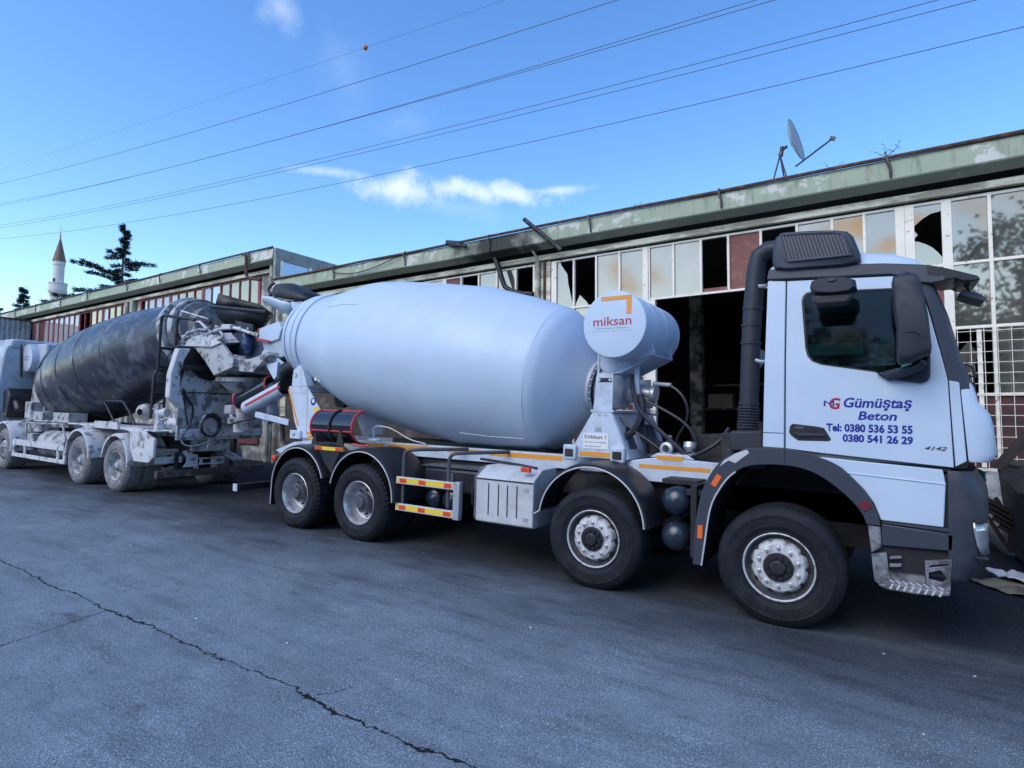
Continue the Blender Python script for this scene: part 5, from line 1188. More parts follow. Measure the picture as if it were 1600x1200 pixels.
# lettering
text('Gümüştaş', .500, .976, 1.930, .082, -.0135, M_BLUE, 'lettering', door, shear=.2, off=.026)
text('Beton', .603, .874, 1.828, .072, -.0135, M_BLUE, 'lettering', door, shear=.2, off=.024)
text('Tel: 0380 536 53 55', .370, .978, 1.727, .063, -.0135, M_BLUE, 'lettering', door, off=.042)
text('0380 541 26 29', .492, .980, 1.643, .060, -.0135, M_BLUE, 'lettering', door, off=.042)
text('4142', 1.052, 1.196, 1.602, .032, -.0145, M_CHROME, 'model_badge', door, shear=.35, off=.02, depth=.004)
text('G', .392, .476, 1.915, .094, -.0135, M_REDL, 'emblem', door, shear=.12, off=.03); text('M', .352, .430, 1.936, .050, -.0150, M_BLUE, 'emblem', door, off=.0)
# front corner, front panel and bumper
def outline(xs, xf, y0, rx, ry, bow=.10, n=9):
    half = [(xs, y0)] + [(xf-rx+rx*math.sin(math.pi/2*k/n), y0+ry-ry*math.cos(math.pi/2*k/n)) for k in range(n+1)] + [(xf+bow*.45, y0+ry+.3), (xf+bow*.85, .85), (xf+bow, 1.22)]
    return half + [(x, YF-y) for x, y in reversed(half[:-1])]
def front_loft(levels, name, m, par=None, bevel=.012, **kw):
    mb = MB(); mb.loft([[Vector((x, y, z)) for x, y in outline(xs, xf, y0, rx, ry, bow)] for z, xs, xf, y0, rx, ry, bow in levels]); return mb.build(name, m, par or T, bevel=bevel, ang=28, **kw)
front_loft([(1.525, 1.335, 1.455, .0, .11, .10, .09), (1.545, 1.328, 1.49, -.004, .15, .13, .09), (1.59, 1.325, 1.515, -.008, .17, .15, .09), (1.80, 1.308, 1.495, -.008, .17, .15, .09), (1.90, 1.300, 1.472, -.008, .16, .14, .09), (1.955, 1.296, 1.425, -.006, .12, .10, .09), (1.985, 1.293, 1.40, .0, .10, .08, .08), (2.10, 1.286, 1.375, .012, .08, .08, .08), (2.135, 1.284, 1.355, .03, .06, .06, .08)], 'front_corner_panel', M_PAINT)
side([(1.248, 1.482), (1.318, 1.530), (1.276, 2.136), (1.213, 2.150)], -.010, .03, 'front_pillar_panel', M_PAINT)
front_loft([(1.46, 1.20, 1.33, .03, .1, .1, .09), (2.13, 1.20, 1.30, .04, .08, .08, .08)], 'front_core', M_CHASSIS)
mb = MB()
for k in range(4): mb = MB(); mb.bb(1.50, 1.53, .75, 1.7, 1.56+k*.11, 1.62+k*.11); mb.build('grille_slat', M_BLACKPL, T, bevel=.01)
M_BUMP = mat('bumper_plastic', (.030, .038, .055), .5, var=.12, dirt=(.055, .062, .075), dscale=6, damt=.3, dsharp=.3, bump=.08, bscale=200)
bmp = front_loft([(.60, 1.22, 1.33, .03, .12, .16, .10), (.66, 1.20, 1.40, .0, .16, .2, .10), (.80, 1.20, 1.452, -.012, .18, .22, .10), (1.06, 1.20, 1.462, -.012, .18, .22, .10), (1.25, 1.20, 1.456, -.01, .17, .2, .10), (1.31, 1.20, 1.445, -.01, .16, .2, .10), (1.40, 1.20, 1.395, .0, .14, .18, .10), (1.45, 1.20, 1.375, .01, .13, .16, .10)], 'bumper', M_BUMP)
def lamp(sgn):
    mb = MB(); grid = []
    for z, xa in ((.826, 1.405), (.90, 1.375), (1.0, 1.357), (1.07, 1.352)):
        xf = 1.458+.005; row = []
        for k in range(12):
            t = math.asin(max(-1, min(1, (xa-(xf-.18))/.18)))*(1-k/11)+math.pi/2*1.0*(k/11)
            x, y = xf-.18+.18*math.sin(t), -.012+.22-.22*math.cos(t)-.006
            row.append(Vector((x, y if sgn > 0 else YF-y, z)))
        grid.append(row)
    mb.sheet(grid); return mb.build('headlight', M_LAMP, T, solid=.008)
hl = lamp(1); lamp(-1)
for z0, z1 in ((1.075, 1.092), (.80, .818)): mb = MB(); mb.bb(1.36, 1.44, -.016, .10, z0, z1); mb.build('lamp_surround', M_CHASSIS, T, bevel=.004)
mb = MB(); mb.bb(1.45, 1.548, 1.0, 1.44, 1.02, 1.40); gl_ = mb.build('front_grille', M_BLACKPL, T, bevel=.02)
for k in range(4): mb = MB(); mb.bb(1.547, 1.553, 1.02, 1.42, 1.05+k*.085, 1.08+k*.085); mb.build('grille_bar', M_FENDG, gl_)
# windscreen, black pillars
front_loft([(2.10, 1.19, 1.355, .035, .10, .13, .07), (2.30, 1.15, 1.285, .04, .10, .13, .06), (2.70, 1.07, 1.190, .07, .09, .13, .05), (2.96, 1.02, 1.105, .09, .08, .13, .035)], 'windscreen', M_CABGLASS, bevel=0)
def pillar(mb, far):
    rows = []
    for z, xs, xf, y0 in ((2.085, 1.215, 1.372, -.004), (2.15, 1.207, 1.352, -.004), (2.33, 1.175, 1.292, .004), (2.70, 1.100, 1.208, .032), (2.96, 1.035, 1.120, .054)):
        o = [(xs, y0), (xs+(xf-xs)*.5, y0+.004), (xs+(xf-xs)*.82, y0+.026), (xf, y0+.085), (xf+.018, y0+.16), (xf-.02, y0+.17), (xs, y0+.06)]
        rows.append([Vector((x, YF-y if far else y, z)) for x, y in o])
    mb.loft(rows)
for fr_ in (False, True): mb = MB(); pillar(mb, fr_); mb.build('windscreen_pillar', M_FENDG, T, bevel=.004)
mb = MB(); mb.prism([(1.35, 2.07), (1.40, 2.04), (1.38, 2.11), (1.30, 2.14)], .1, 2.34); mb.tube([(1.40, .35, 2.14), (1.36, .6, 2.20), (1.33, 1.1, 2.24)], .014, 6); mb.tube([(1.345, .22, 2.20), (1.39, .2, 2.19), (1.385, .2, 2.27), (1.34, .22, 2.30)], .014, 6); mb.build('wiper', M_HUBB, T)
# roof
def cross(x, zt, zb, y0): 
    h = [(y0, zb), (y0, zb+(zt-zb)*.35), (y0+.03, zt-.05), (y0+.10, zt-.012), (y0+.25, zt), (1.22, zt+.03)]
    return [Vector((x, y, z)) for y, z in h+[(YF-y, z) for y, z in reversed(h[:-1])]]
mb = MB(); mb.loft([cross(-.10, 3.24, 3.12, .09), cross(0, 3.30, 3.12, .085), cross(.4, 3.305, 3.11, .085), cross(.66, 3.285, 3.10, .085), cross(.86, 3.245, 3.07, .085), cross(1.0, 3.19, 3.02, .09), cross(1.06, 3.14, 3.0, .10), cross(1.10, 3.06, 2.98, .12)]); mb.build('roof', M_PAINT, T, ang=50)
side([(-.115, 3.086), (.835, 3.034), (.935, 3.0), (1.0, 2.955), (1.105, 2.93), (1.20, 2.945), (1.205, 3.045), (1.10, 3.085), (.99, 3.105), (.78, 3.138), (.62, 3.150), (-.10, 3.182)], -.03, .012, 'roof_edge_band', M_FENDG, bevel=.010)
mb = MB(); mb.prism([(1.08, 3.09), (1.21, 3.045), (1.40, 2.965), (1.42, 2.935), (1.385, 2.925), (1.30, 2.93), (1.27, 2.955), (1.20, 2.95), (1.08, 3.00)], .03, .50); mb.build('sun_visor', M_HUBB, T, bevel=.01)
mb = MB(); mb.prism([(1.30, 2.865), (1.32, 2.89), (1.44, 2.845), (1.468, 2.80), (1.455, 2.782), (1.33, 2.835)], .18, .46); mb.tube([(1.30, .2, 2.97), (1.36, .25, 2.92), (1.38, .3, 2.86)], .014, 6); mb.build('front_mirror', M_FENDG, T, bevel=.02)
mb = MB(); mb.box((1.40, .3, 2.87), (.03, .2, .012), (0, .4, 0)); mb.build('mirror_clamp', M_EDGE, T)
# air intake with snorkel
def rr(poly, f): cx = sum(p[0] for p in poly)/len(poly); cz = sum(p[1] for p in poly)/len(poly); return [((x-cx)*f+cx, (z-cz)*f+cz) for x, z in poly]
IN = [(-.106, 3.30), (-.10, 3.43), (-.075, 3.53), (-.02, 3.572), (.20, 3.556), (.42, 3.530), (.52, 3.505), (.565, 3.455), (.615, 3.30), (.622, 3.235), (.60, 3.205), (.50, 3.192), (.02, 3.205), (-.08, 3.225)]
def nr(poly): return [(.776+(x-.776)*.962, 1.819+(z-1.819)*.962) for x, z in poly]
IN = nr(IN)
mb = MB(); mb.loft([[Vector((x, y, z)) for x, z in rr(IN, f)] for y, f in ((.0, .90), (.01, .95), (.035, .985), (.08, 1.0), (.70, 1.0), (.80, .95))]); it = mb.build('air_intake', M_FENDG, T, ang=35)
GR = [(-.028, 3.535), (.12, 3.528), (.40, 3.500), (.475, 3.478), (.548, 3.278), (.30, 3.278), (.04, 3.280), (.015, 3.33)]
GR = nr(GR)
mb = MB(); mb.prism(GR, -.005, .001); mb.build('intake_mouth', M_HUBB, it)
mb = MB(); 
n = 17
for k in range(n):
    u = (k+.5)/n; (xt, zt), (xb, zb_) = nr([(-.02+.50*u, 3.532-.055*u), (.045+.495*u, 3.282)]); mb.add([(xt-.005, -.016, zt), (xt+.006, -.016, zt), (xb+.006, -.016, zb_), (xb-.005, -.016, zb_), (xt-.005, -.003, zt), (xt+.006, -.003, zt), (xb+.006, -.003, zb_), (xb-.005, -.003, zb_)], [(0, 1, 2, 3), (7, 6, 5, 4), (0, 4, 5, 1), (2, 6, 7, 3), (1, 5, 6, 2), (0, 3, 7, 4)])
mb.tube([Vector((x, -.012, z)) for x, z in GR]+[Vector((GR[0][0], -.012, GR[0][1]))], .010, 6); mb.build('intake_grille', mat('grille_slat_grey', (.085, .095, .12), .45, var=.2), it)
mb = MB(); mb.tube([(-.298, .24, 1.92), (-.29, .24, 2.2), (-.283, .24, 2.54), (-.268, .24, 2.87), (-.252, .25, 3.12), (-.238, .25, 3.26), (-.215, .25, 3.37), (-.14, .25, 3.42), (-.02, .25, 3.42)], [.086, .086, .084, .087, .085, .084, .083, .083, .082], 24); sn = mb.build('snorkel_pipe', M_BLACKPL, T)
for x, z in ((-.283, 2.53), (-.268, 2.86), (-.277, 2.70), (-.297, 1.95)):
    mb = MB(); mb.lathe([(.085, -.014), (.094, -.01), (.094, .01), (.085, .014)], (x, .24, z), (.03, 0, 1), 28); mb.build('pipe_clamp', M_BLACKPL, sn)
mb = MB(); mb.lathe([(.088+(.012 if k % 2 else 0), k*.0135) for k in range(17)], (-.303, .24, 1.71), (.02, 0, 1), 28); mb.build('bellows', M_BLACKPL, sn, ang=60)
for pts in ([(-.20, .16, 3.06), (-.15, .14, 3.05), (-.12, .1, 3.05)], [(-.22, .15, 2.36), (-.17, .12, 2.34), (-.13, .1, 2.34)]): mb = MB(); mb.tube(pts, .018, 6); mb.build('pipe_bracket', M_ALU, sn)
mb = MB(); mb.prism([(-.45, 1.50), (-.45, 1.69), (-.16, 1.705), (-.15, 1.50)], .14, .62); mb.prism([(-.52, 1.34), (-.50, 1.52), (-.14, 1.52), (-.14, 1.34)], .2, .9); mb.build('air_filter_box', M_BLACKPL, T, bevel=.02)
mb = MB(); mb.prism([(-.46, 2.42), (-.40, 2.52), (-.32, 2.56), (-.32, 2.44), (-.40, 2.34)], .9, 1.3); mb.tube([(-.42, .95, 1.98), (-.44, .95, 2.3), (-.36, .95, 2.31)], .02, 6); mb.bb(-.46, -.40, 1.0, 1.02, 1.95, 2.3); mb.build('rear_cab_lamp', M_STEPG, T, bevel=.01)
# main and kerb mirrors
MR = [(.838, 2.90), (.85, 2.952), (.90, 2.968), (.985, 2.962), (1.015, 2.93), (1.04, 2.84), (1.072, 2.62), (1.092, 2.38), (1.085, 2.335), (.97, 2.272), (.885, 2.256), (.868, 2.29), (.868, 2.55), (.845, 2.70)]
mb = MB(); mb.loft([[Vector((x, y, z)) for x, z in rr(MR, f)] for y, f in ((-.335, .90), (-.345, .80)) [::-1]] + [[Vector((x, y, z)) for x, z in rr(MR, f)] for y, f in ((-.30, .98), (-.25, 1.0), (-.14, .98), (-.11, .90))]); mm = mb.build('main_mirror', M_BLACKPL, T, ang=35)
mb = MB(); mb.tube([(.868, -.338, 2.50), (.98, -.352, 2.50), (1.06, -.338, 2.44)], .004, 5); mb.build('mirror_seam', M_HUBB, mm)
mb = MB(); mb.tube([(.82, -.03, 2.19), (.92, -.12, 2.215), (1.0, -.20, 2.245), (1.04, -.22, 2.285)], [.045, .038, .034, .03], 10); mb.build('mirror_arm', M_BLACKPL, mm)
mb = MB(); mb.tube([(.95, .0, 3.0), (.94, -.12, 2.985), (.94, -.2, 2.96)], .028, 8); mb.build('mirror_arm', M_BLACKPL, mm)
KM = [(.275, 2.90), (.285, 2.945), (.34, 2.968), (.53, 2.962), (.60, 2.93), (.608, 2.87), (.57, 2.84), (.44, 2.832), (.33, 2.845), (.285, 2.865)]
mb = MB(); mb.loft([[Vector((x, y, z)) for x, z in rr(KM, f)] for y, f in ((-.40, .86), (-.385, .95), (-.34, 1.0), (-.20, 1.0), (-.16, .90))]); km = mb.build('kerb_mirror', M_BLACKPL, T, ang=35)
mb = MB(); mb.prism([(.285, 2.845), (.59, 2.845), (.57, 2.76), (.53, 2.74), (.33, 2.74), (.295, 2.76)], -.36, -.22); mb.build('dark_reflection_block', M_HUBB, km, bevel=.03)  # dark block standing in for the reflection in the window below the mirror
mb = MB(); mb.lathe([(.05, .02), (.06, 0), (.045, -.014), (.001, -.018)], (.44, -.36, 2.955), (0, .5, -1), 20); mb.build('pivot_cap', M_BLACKPL, km); mb = MB(); mb.tube([(.44, -.2, 2.93), (.44, -.02, 3.0)], .035, 8); mb.build('mirror_arm', M_BLACKPL, km)
# interior
def seat(y):
    mb = MB(); mb.prism([(.10, 1.70), (.62, 1.74), (.62, 1.86), (.22, 1.83), (.10, 2.55), (-.02, 2.55), (.04, 1.8)], y-.25, y+.25); mb.prism([(.0, 2.57), (.12, 2.57), (.10, 2.78), (.02, 2.78)], y-.14, y+.14); return mb.build('seat', M_SEAT, T, bevel=.04, seg=3)
seat(.65); seat(1.80)
mb = MB(); mb.prism([(.85, 1.5), (.80, 2.05), (.88, 2.15), (1.15, 2.12), (1.18, 1.5)], .10, 2.34); mb.build('dashboard', M_TRIM, T, bevel=.03)
mb = MB(); mb.lathe([(.21+.016*math.cos(a), .016*math.sin(a)) for a in [2*math.pi*k/8 for k in range(9)]], (.70, .66, 2.12), (-.55, 0, .84), 32); mb.cyl((.70, .66, 2.12), (.86, .66, 1.92), .04); mb.box((.70, .66, 2.12), (.06, .40, .03), (0, .58, 0)); mb.build('steering_wheel', M_HUBB, T)
mb = MB(); mb.bb(.02, .60, 1.55, 1.62, 2.53, 2.66); mb.build('light_band_panel', mat('light_band_pale', (.75, .80, .78), .7), T, bevel=.01)  # pale panel standing in for light seen through the far window
# wheel arch, lower panel, step
def spl(p, n=5):
    out = []
    for i in range(len(p)-1):
        a, b, c, d = (Vector(p[max(0, i-1)]), Vector(p[i]), Vector(p[i+1]), Vector(p[min(len(p)-1, i+2)]))
        for k in range(n):
            t = k/n; q = .5*((2*b)+(c-a)*t+(2*a-5*b+4*c-d)*t*t+(3*b-a-3*c+d)*t**3); out.append((q.x, q.y))
    return out+[p[-1]]
IN_A = [(-.655, .43), (-.628, .634), (-.58, .961), (-.50, 1.148), (-.385, 1.30), (-.22, 1.39), (.061, 1.41), (.264, 1.37), (.427, 1.272), (.553, 1.158), (.63, 1.06), (.662, .975)]
OUT_A = [(-.735, .427), (-.71, .845), (-.643, 1.156), (-.505, 1.395), (-.33, 1.505), (-.244, 1.545), (.06, 1.556), (.297, 1.506), (.475, 1.428), (.631, 1.271), (.706, 1.155), (.752, 1.02), (.755, .975)]
IN_A = spl(IN_A); OUT_A = spl(OUT_A)
mb = MB(); mb.prism(OUT_A+IN_A[::-1], -.035, .05); arch = mb.build('wheel_arch', M_FENDG, T, bevel=.014, seg=3)
mb = MB(); mb.tube([Vector((x, -.036, z)) for x, z in IN_A[:22]], .008, 6); mb.build('edge_strip', M_EDGE, arch)
rings = []
for x, z in IN_A: rings.append([Vector((x, .0, z)), Vector((x, .75, z)), Vector((x*1.02, .75, z+.02)), Vector((x*1.02, .0, z+.02))])
mb = MB(); mb.loft(rings, cap=True); mb.build('arch_liner', mat('liner_black', (.006, .006, .008), .8), T)
mb = MB(); mb.prism([(.045, 1.43), (.055, 1.43), (.055, 1.556), (.045, 1.556)], -.037, -.034); mb.build('arch_seam', M_CHASSIS, arch)
mb = MB(); mb.prism([(-.50, 1.36), (-.42, 1.42), (-.36, 1.40), (-.24, 1.50), (-.26, 1.53), (-.36, 1.49), (-.46, 1.42)], -.04, -.03); mb.build('arch_lug', M_EDGE, arch, bevel=.003)
def patch(a, b, w, m, par, y=-.037):
    mb = MB(); a = Vector((a[0], y, a[1])); b = Vector((b[0], y, b[1])); d = (b-a).normalized(); s = Vector((d.z, 0, -d.x))*w/2
    mb.add([a-s, b-s, b+s, a+s, a-s+Vector((0, -.006, 0)), b-s+Vector((0, -.006, 0)), b+s+Vector((0, -.006, 0)), a+s+Vector((0, -.006, 0))], [(0, 1, 2, 3), (7, 6, 5, 4), (0, 4, 5, 1), (1, 5, 6, 2), (2, 6, 7, 3), (3, 7, 4, 0)]); return mb.build('reflector', m, par)
M_OR2 = mat('orange_red_reflector', (.85, .16, .03), .3)
patch((-.555, 1.18), (-.50, 1.28), .05, M_OR2, arch); patch((-.672, .68), (-.668, .80), .045, M_OR2, arch); patch((.628, 1.155), (.675, 1.10), .075, mat('dark_red_lens', (.16, .03, .04), .2), arch)
mb = MB(); mb.prism([(.302, 1.500), (.48, 1.420), (.638, 1.262), (.715, 1.150), (.762, 1.018), (1.172, 1.012), (1.186, 1.345), (1.168, 1.455)], -.020, .02); lp = mb.build('lower_panel', M_PAINT, T, bevel=.008)
mb = MB(); mb.tube([(.30, -.020, 1.485), (.52, -.022, 1.382), (1.186, -.022, 1.345)], .006, 6); mb.build('panel_crease', M_PAINT, lp)
mb = MB(); mb.bb(.70, 1.30, .03, 2.41, .62, 1.44); mb.build('step_well', M_CHASSIS, T)
mb = MB(); mb.prism([(.765, .99), (1.235, .965), (1.228, .835), (.765, .815)], -.012, .04); mb.prism([(.765, 1.012), (1.20, 1.008), (1.235, .97), (.765, .992)], -.006, .03); mb.build('upper_step_panel', M_FENDG, T, bevel=.01)
mb = MB(); mb.prism([(.670, .972), (.758, .966), (.768, .80), (.695, .745)], -.02, .04); mb.build('step_side', M_STEPG, T, bevel=.012)
mb = MB()
mb.prism([(.695, .735), (.80, .765), (.815, .60), (.83, .53), (.765, .495), (.715, .525)], -.02, .03)
mb.prism([(1.05, .735), (1.22, .775), (1.21, .53), (1.06, .55)], -.012, .03, holes=[[(1.075, .65), (1.15, .68), (1.19, .62), (1.16, .59), (1.075, .60)], [(1.08, .69), (1.20, .725), (1.20, .735), (1.08, .705)]])
mb.bb(.80, 1.06, .05, .08, .52, .80); mb.prism([(.82, .735), (.90, .75), (.90, .73), (.82, .71)], -.012, .02); mb.prism([(.82, .68), (.90, .69), (.90, .665), (.82, .65)], -.012, .02)
st = mb.build('entry_step', M_STEPG, T, bevel=.008)
mb = MB(); mb.prism([(.74, .515), (.82, .545), (1.205, .545), (1.20, .510), (1.0, .485), (.80, .487)], -.09, .05); tr_ = mb.build('step_tread', M_STEPG, st, bevel=.01)
mb = MB()
for k in range(8): mb.box((.83+k*.045, -.03, .5475), (.016, .08, .012), (0, 0, .3)); mb.box((.83+k*.045, -.092, .52), (.014, .010, .045), (0, .45, 0))
mb.build('tread_bar', M_EDGE, tr_)
# ------------------------------------------------------------------ the dirty mixer truck behind, facing left
M_CEM = mat('cement_crust', (.46, .47, .48), .85, var=.18, scale=5, dirt=(.15, .15, .155), dscale=4.5, damt=.42, dsharp=.08, bump=.4, bscale=35)
M_CEMW = mat('cement_white', (.60, .61, .63), .75, var=.14, scale=4, dirt=(.22, .22, .22), dscale=6, damt=.36, dsharp=.07, bump=.3, bscale=40)
M_DRUMB = mat('dark_drum', (.040, .045, .058), .36, var=.5, scale=1.8, dirt=(.16, .17, .19), dscale=2.2, damt=.36, dsharp=.14, rvar=.12, bump=.05, bscale=25)
M_CABD = mat('dirty_cab', (.46, .52, .60), .5, var=.08, scale=2, dirt=(.30, .33, .38), dscale=2.5, damt=.45, dsharp=.2)
M_TYRED = mat('dusty_tyre', (.15, .15, .155), .9, var=.3, scale=8, dirt=(.30, .30, .30), dscale=6, damt=.45, dsharp=.3)
M_RIMD = mat('cement_rim', (.50, .51, .52), .7, var=.15, scale=9, dirt=(.22, .22, .22), dscale=9, damt=.4)
M_IRON = mat('black_iron', (.012, .013, .017), .5, var=.3, dirt=(.045, .045, .05), dscale=9, damt=.25)
M_BRASS = mat('work_lamp', (.42, .40, .34), .4, metal=.3, var=.2)
M_PALELAMP = mat('lamp_block', (.40, .38, .36), .5, var=.2)
L = thing('dirty_mixer_truck', 'cement splashed mixer truck with black drum and open tail chute parked behind the clean one', 'mixer truck', (-15.2, 1.22, 0))
ML = (M_TYRED, M_RIMD, M_CEM, M_CEM)
a = make_wheel(L, -12.29, 'rear', ML); b = copy_tree(a, L); b.location.x += -14.00+12.29
f = make_wheel(L, -18.42, 'front', ML); f2 = copy_tree(f, L); f2.location.x += -2.0
for w, x in ((a, -12.29), (b, -14.0), (f, -18.42)): far_wheel(w, L, x)
mb = MB()
for y in (.78, 1.58): mb.bb(-21.5, -10.8, y, y+.08, .80, 1.12)
for x in (-20.5, -18.4, -16.5, -14.0, -12.29, -11.1): mb.bb(x-.06, x+.06, .86, 1.58, .84, 1.08)
for x in (-12.29, -14.0, -18.42): mb.cyl((x, .3, HUB), (x, 2.14, HUB), .075, n=12)
mb.bb(-21, -17.5, .8, 1.6, .6, 1.4); mb.build('chassis_frame', M_CHASSIS, L)
mb = MB()
for y in (.62, 1.70): mb.bb(-18.7, -10.9, y, y+.10, 1.13, 1.27)
mb.bb(-15.0, -11.6, .12, .70, 1.265, 1.30); mb.build('subframe', M_CEMW, L, bevel=.01)
fender(L, -14.02, .60, .60, 0, 172, -.05, .70, M_CEMW, None, name='mudguard', lip=.05)
fender(L, -12.29, .58, .585, -4, 172, -.05, .70, M_CEMW, None, name='mudguard', lip=.05)
fender(L, -18.42, .60, .63, -10, 120, -.05, .60, M_CEMW, None, name='mudguard', lip=.05)
mb = MB(); mb.prism([(-12.0, 1.26), (-11.72, 1.22), (-11.70, .92), (-11.52, .66), (-10.95, .66), (-10.78, .78), (-10.78, 1.12), (-11.2, 1.26)], -.03, .03); mb.bb(-12.2, -10.8, .0, .75, 1.25, 1.28); mb.build('tail_panel', M_CEMW, L, bevel=.015)
mb = MB(); mb.bb(-17.8, -14.75, -.02, .04, .66, .80); mb.bb(-17.8, -14.68, -.02, .04, .37, .46)
for x in (-17.8, -17.1, -15.15, -14.8): mb.bb(x, x+.12, -.01, .03, .46, .66)
mb.build('side_guard', M_CEMW, L, bevel=.01)
mb = MB(); mb.lathe([(.001, -.02), (.30, 0), (.32, .04), (.32, 1.5), (.30, 1.54), (.001, 1.56)], (-16.7, .42, .74), (1, 0, 0), 28); mb.bb(-17.5, -17.0, .15, .6, .55, .95); mb.build('fuel_tank', M_CEM, L)
mb = MB(); mb.lathe([(.001, 0), (.26, .02), (.26, .7), (.001, .72)], (-17.9, .5, 1.05), (.8, 0, .3), 20); mb.bb(-17.8, -17.0, .3, .7, 1.0, 1.5); mb.bb(-16.5, -15.6, .35, .75, 1.15, 1.5); mb.tube([(-18.2, .2, 1.15), (-17.6, .18, 1.3), (-16.8, .2, 1.28), (-15.4, .3, 1.3)], .03, 6, smooth=1); mb.tube([(-17.3, .1, .8), (-17.3, .1, 1.22), (-15.2, .1, 1.25), (-15.0, .1, .9)], .025, 6); mb.build('side_equipment', M_CEM, L, bevel=.02)
mb = MB(); mb.bb(-13.55, -12.50, .08, .14, 1.235, 1.385); mb.build('side_board', M_CEMW, L, bevel=.006)
mb = MB(); mb.tube([(-12.70, .12, 1.36), (-12.98, .12, 1.60), (-13.22, .12, 1.80), (-13.10, .12, 1.815), (-12.45, .12, 1.82), (-12.36, .12, 1.79), (-12.1, .12, 1.60), (-11.85, .12, 1.36)], .022, 8); mb.build('grab_rail', M_IRON, L)
# drum
LM = .195; LA = Vector((-15.45, 1.25, 2.62)); LAX = Vector((math.cos(LM), 0, math.sin(LM)))
lprof = smooth_profile([(-2.95, .35), (-2.75, .62), (-2.3, .92), (-1.8, 1.06), (-1.2, 1.15), (-.5, 1.17), (.4, 1.155), (1.2, 1.09), (2.0, 1.0), (2.8, .86), (3.6, .74), (4.05, .66)], .04, 4)
mb = MB(); mb.lathe(lprof, LA, LAX, 96); ld = mb.build('drum', M_DRUMB, L, ang=60)
for s in (-2.1, -1.25, -.35, .55, 1.6):
    r = min(lprof, key=lambda q: abs(q[1]-s))[0]
    mb = MB(); mb.lathe([(r-.01, s-.03), (r+.014, s-.012), (r+.014, s+.012), (r-.01, s+.03)], LA, LAX, 96); mb.build('weld_band', M_DRUMB, ld)
la, lb_, _ = basis(LAX)
mb = MB(); rr_ = min(lprof, key=lambda q: abs(q[1]+1.75))[0]
best = min([2*math.pi*k/60 for k in range(60)], key=lambda t: ((la*math.cos(t)+lb_*math.sin(t))-Vector((0, -.86, .5))).length)
hp = []
for k in range(25):
    t = 2*math.pi*k/24; s = -1.62+.27*math.cos(t); an = best+.24*math.sin(t)/rr_*1.0; r = min(lprof, key=lambda q: abs(q[1]-s))[0]+.01; hp.append(LA+LAX*s+(la*math.cos(an)+lb_*math.sin(an))*r)
mb.tube(hp, .028, 6); mb.build('hatch_rim', M_DRUMB, ld)
mb = MB(); mb.lathe([(.70, 3.56), (.80, 3.58), (.80, 3.74), (.70, 3.76)], LA, LAX, 64); mb.lathe([(.66, 3.84), (.72, 3.86), (.70, 4.0), (.62, 4.02)], LA, LAX, 64); mb.build('roller_track', M_CEM, ld)
# cab
lc = MB()
def lco(z, xb, xf, y0): return [Vector(p) for p in ((xb, y0, z), (xf+.25, y0, z), (xf+.05, y0+.12, z), (xf, y0+.4, z), (xf, YF-y0-.4, z), (xf+.05, YF-y0-.12, z), (xf+.25, YF-y0, z), (xb, YF-y0, z))]
lc.loft([lco(1.45, -19.2, -21.9, .02), (lco(2.2, -19.2, -21.95, .02)), lco(3.05, -19.25, -21.6, .12), lco(3.28, -19.3, -21.3, .2)]); lcab = lc.build('cab', M_CABD, L, bevel=.04)
mb = MB(); mb.loft([[Vector((x, y, z)) for y in (.25, 2.2) for z in ((3.2, 3.45) if y < 1 else (3.45, 3.2))] for x in (-19.2, -20.8)]); mb.bb(-19.2, -17.75, .55, 2.1, 2.55, 3.30); mb.build('cab_fairing', M_CABD, L, bevel=.05)
mb = MB(); mb.prism([(-20.9, 2.25), (-20.0, 2.2), (-20.0, 2.95), (-20.7, 2.98)], .03, .06); mb.build('side_window', M_CABGLASS, lcab)
mb = MB(); mb.prism([(-19.25, 1.35), (-19.28, 2.0), (-19.0, 2.1), (-18.75, 1.9), (-18.9, 1.3)], .15, 1.0); mb.tube([(-19.3, .3, 1.5), (-19.0, .3, 1.75), (-18.7, .3, 1.72), (-18.5, .3, 1.5)], .09, 8, smooth=1); mb.build('air_filter', M_IRON, L, bevel=.04)
mb = MB(); mb.lathe([(.001, .38), (.36, .40), (.38, .44), (.38, 1.9), (.001, 1.92)], (-18.55, 0, 2.92), (0, 1, 0), 36); lwt = mb.build('water_tank', M_CABD, L, ang=40)
mb = MB(); mb.prism([(-18.92, 3.28), (-18.86, 3.28), (-18.70, 2.40), (-18.78, 2.40)], .34, .38)
for k in range(10): mb.box((-18.82+.009*k, .335, 3.2-.08*k), (.14, .02, .015))
mb.build('sight_gauge', M_IRON, lwt)
mb = MB(); mb.bb(-18.66, -18.42, .376, .38, 2.93, 2.955); mb.bb(-18.62, -18.46, .376, .38, 2.86, 2.885); mb.build('faded_marking', M_HUB, lwt)
mb = MB(); mb.prism([(-18.9, 1.25), (-18.6, 2.3), (-18.1, 2.3), (-17.7, 1.25)], .6, .64); mb.prism([(-18.9, 1.25), (-18.6, 2.3), (-18.1, 2.3), (-17.7, 1.25)], 1.8, 1.84); mb.bb(-18.6, -18.1, .6, 1.84, 2.2, 2.56); mb.cyl((-18.2, 1.25, 2.06), (-18.75, 1.25, 1.96), .28, n=20); mb.bb(-18.3, -17.9, .35, .6, 1.3, 1.75); mb.build('front_pedestal', M_CEM, L, bevel=.02)
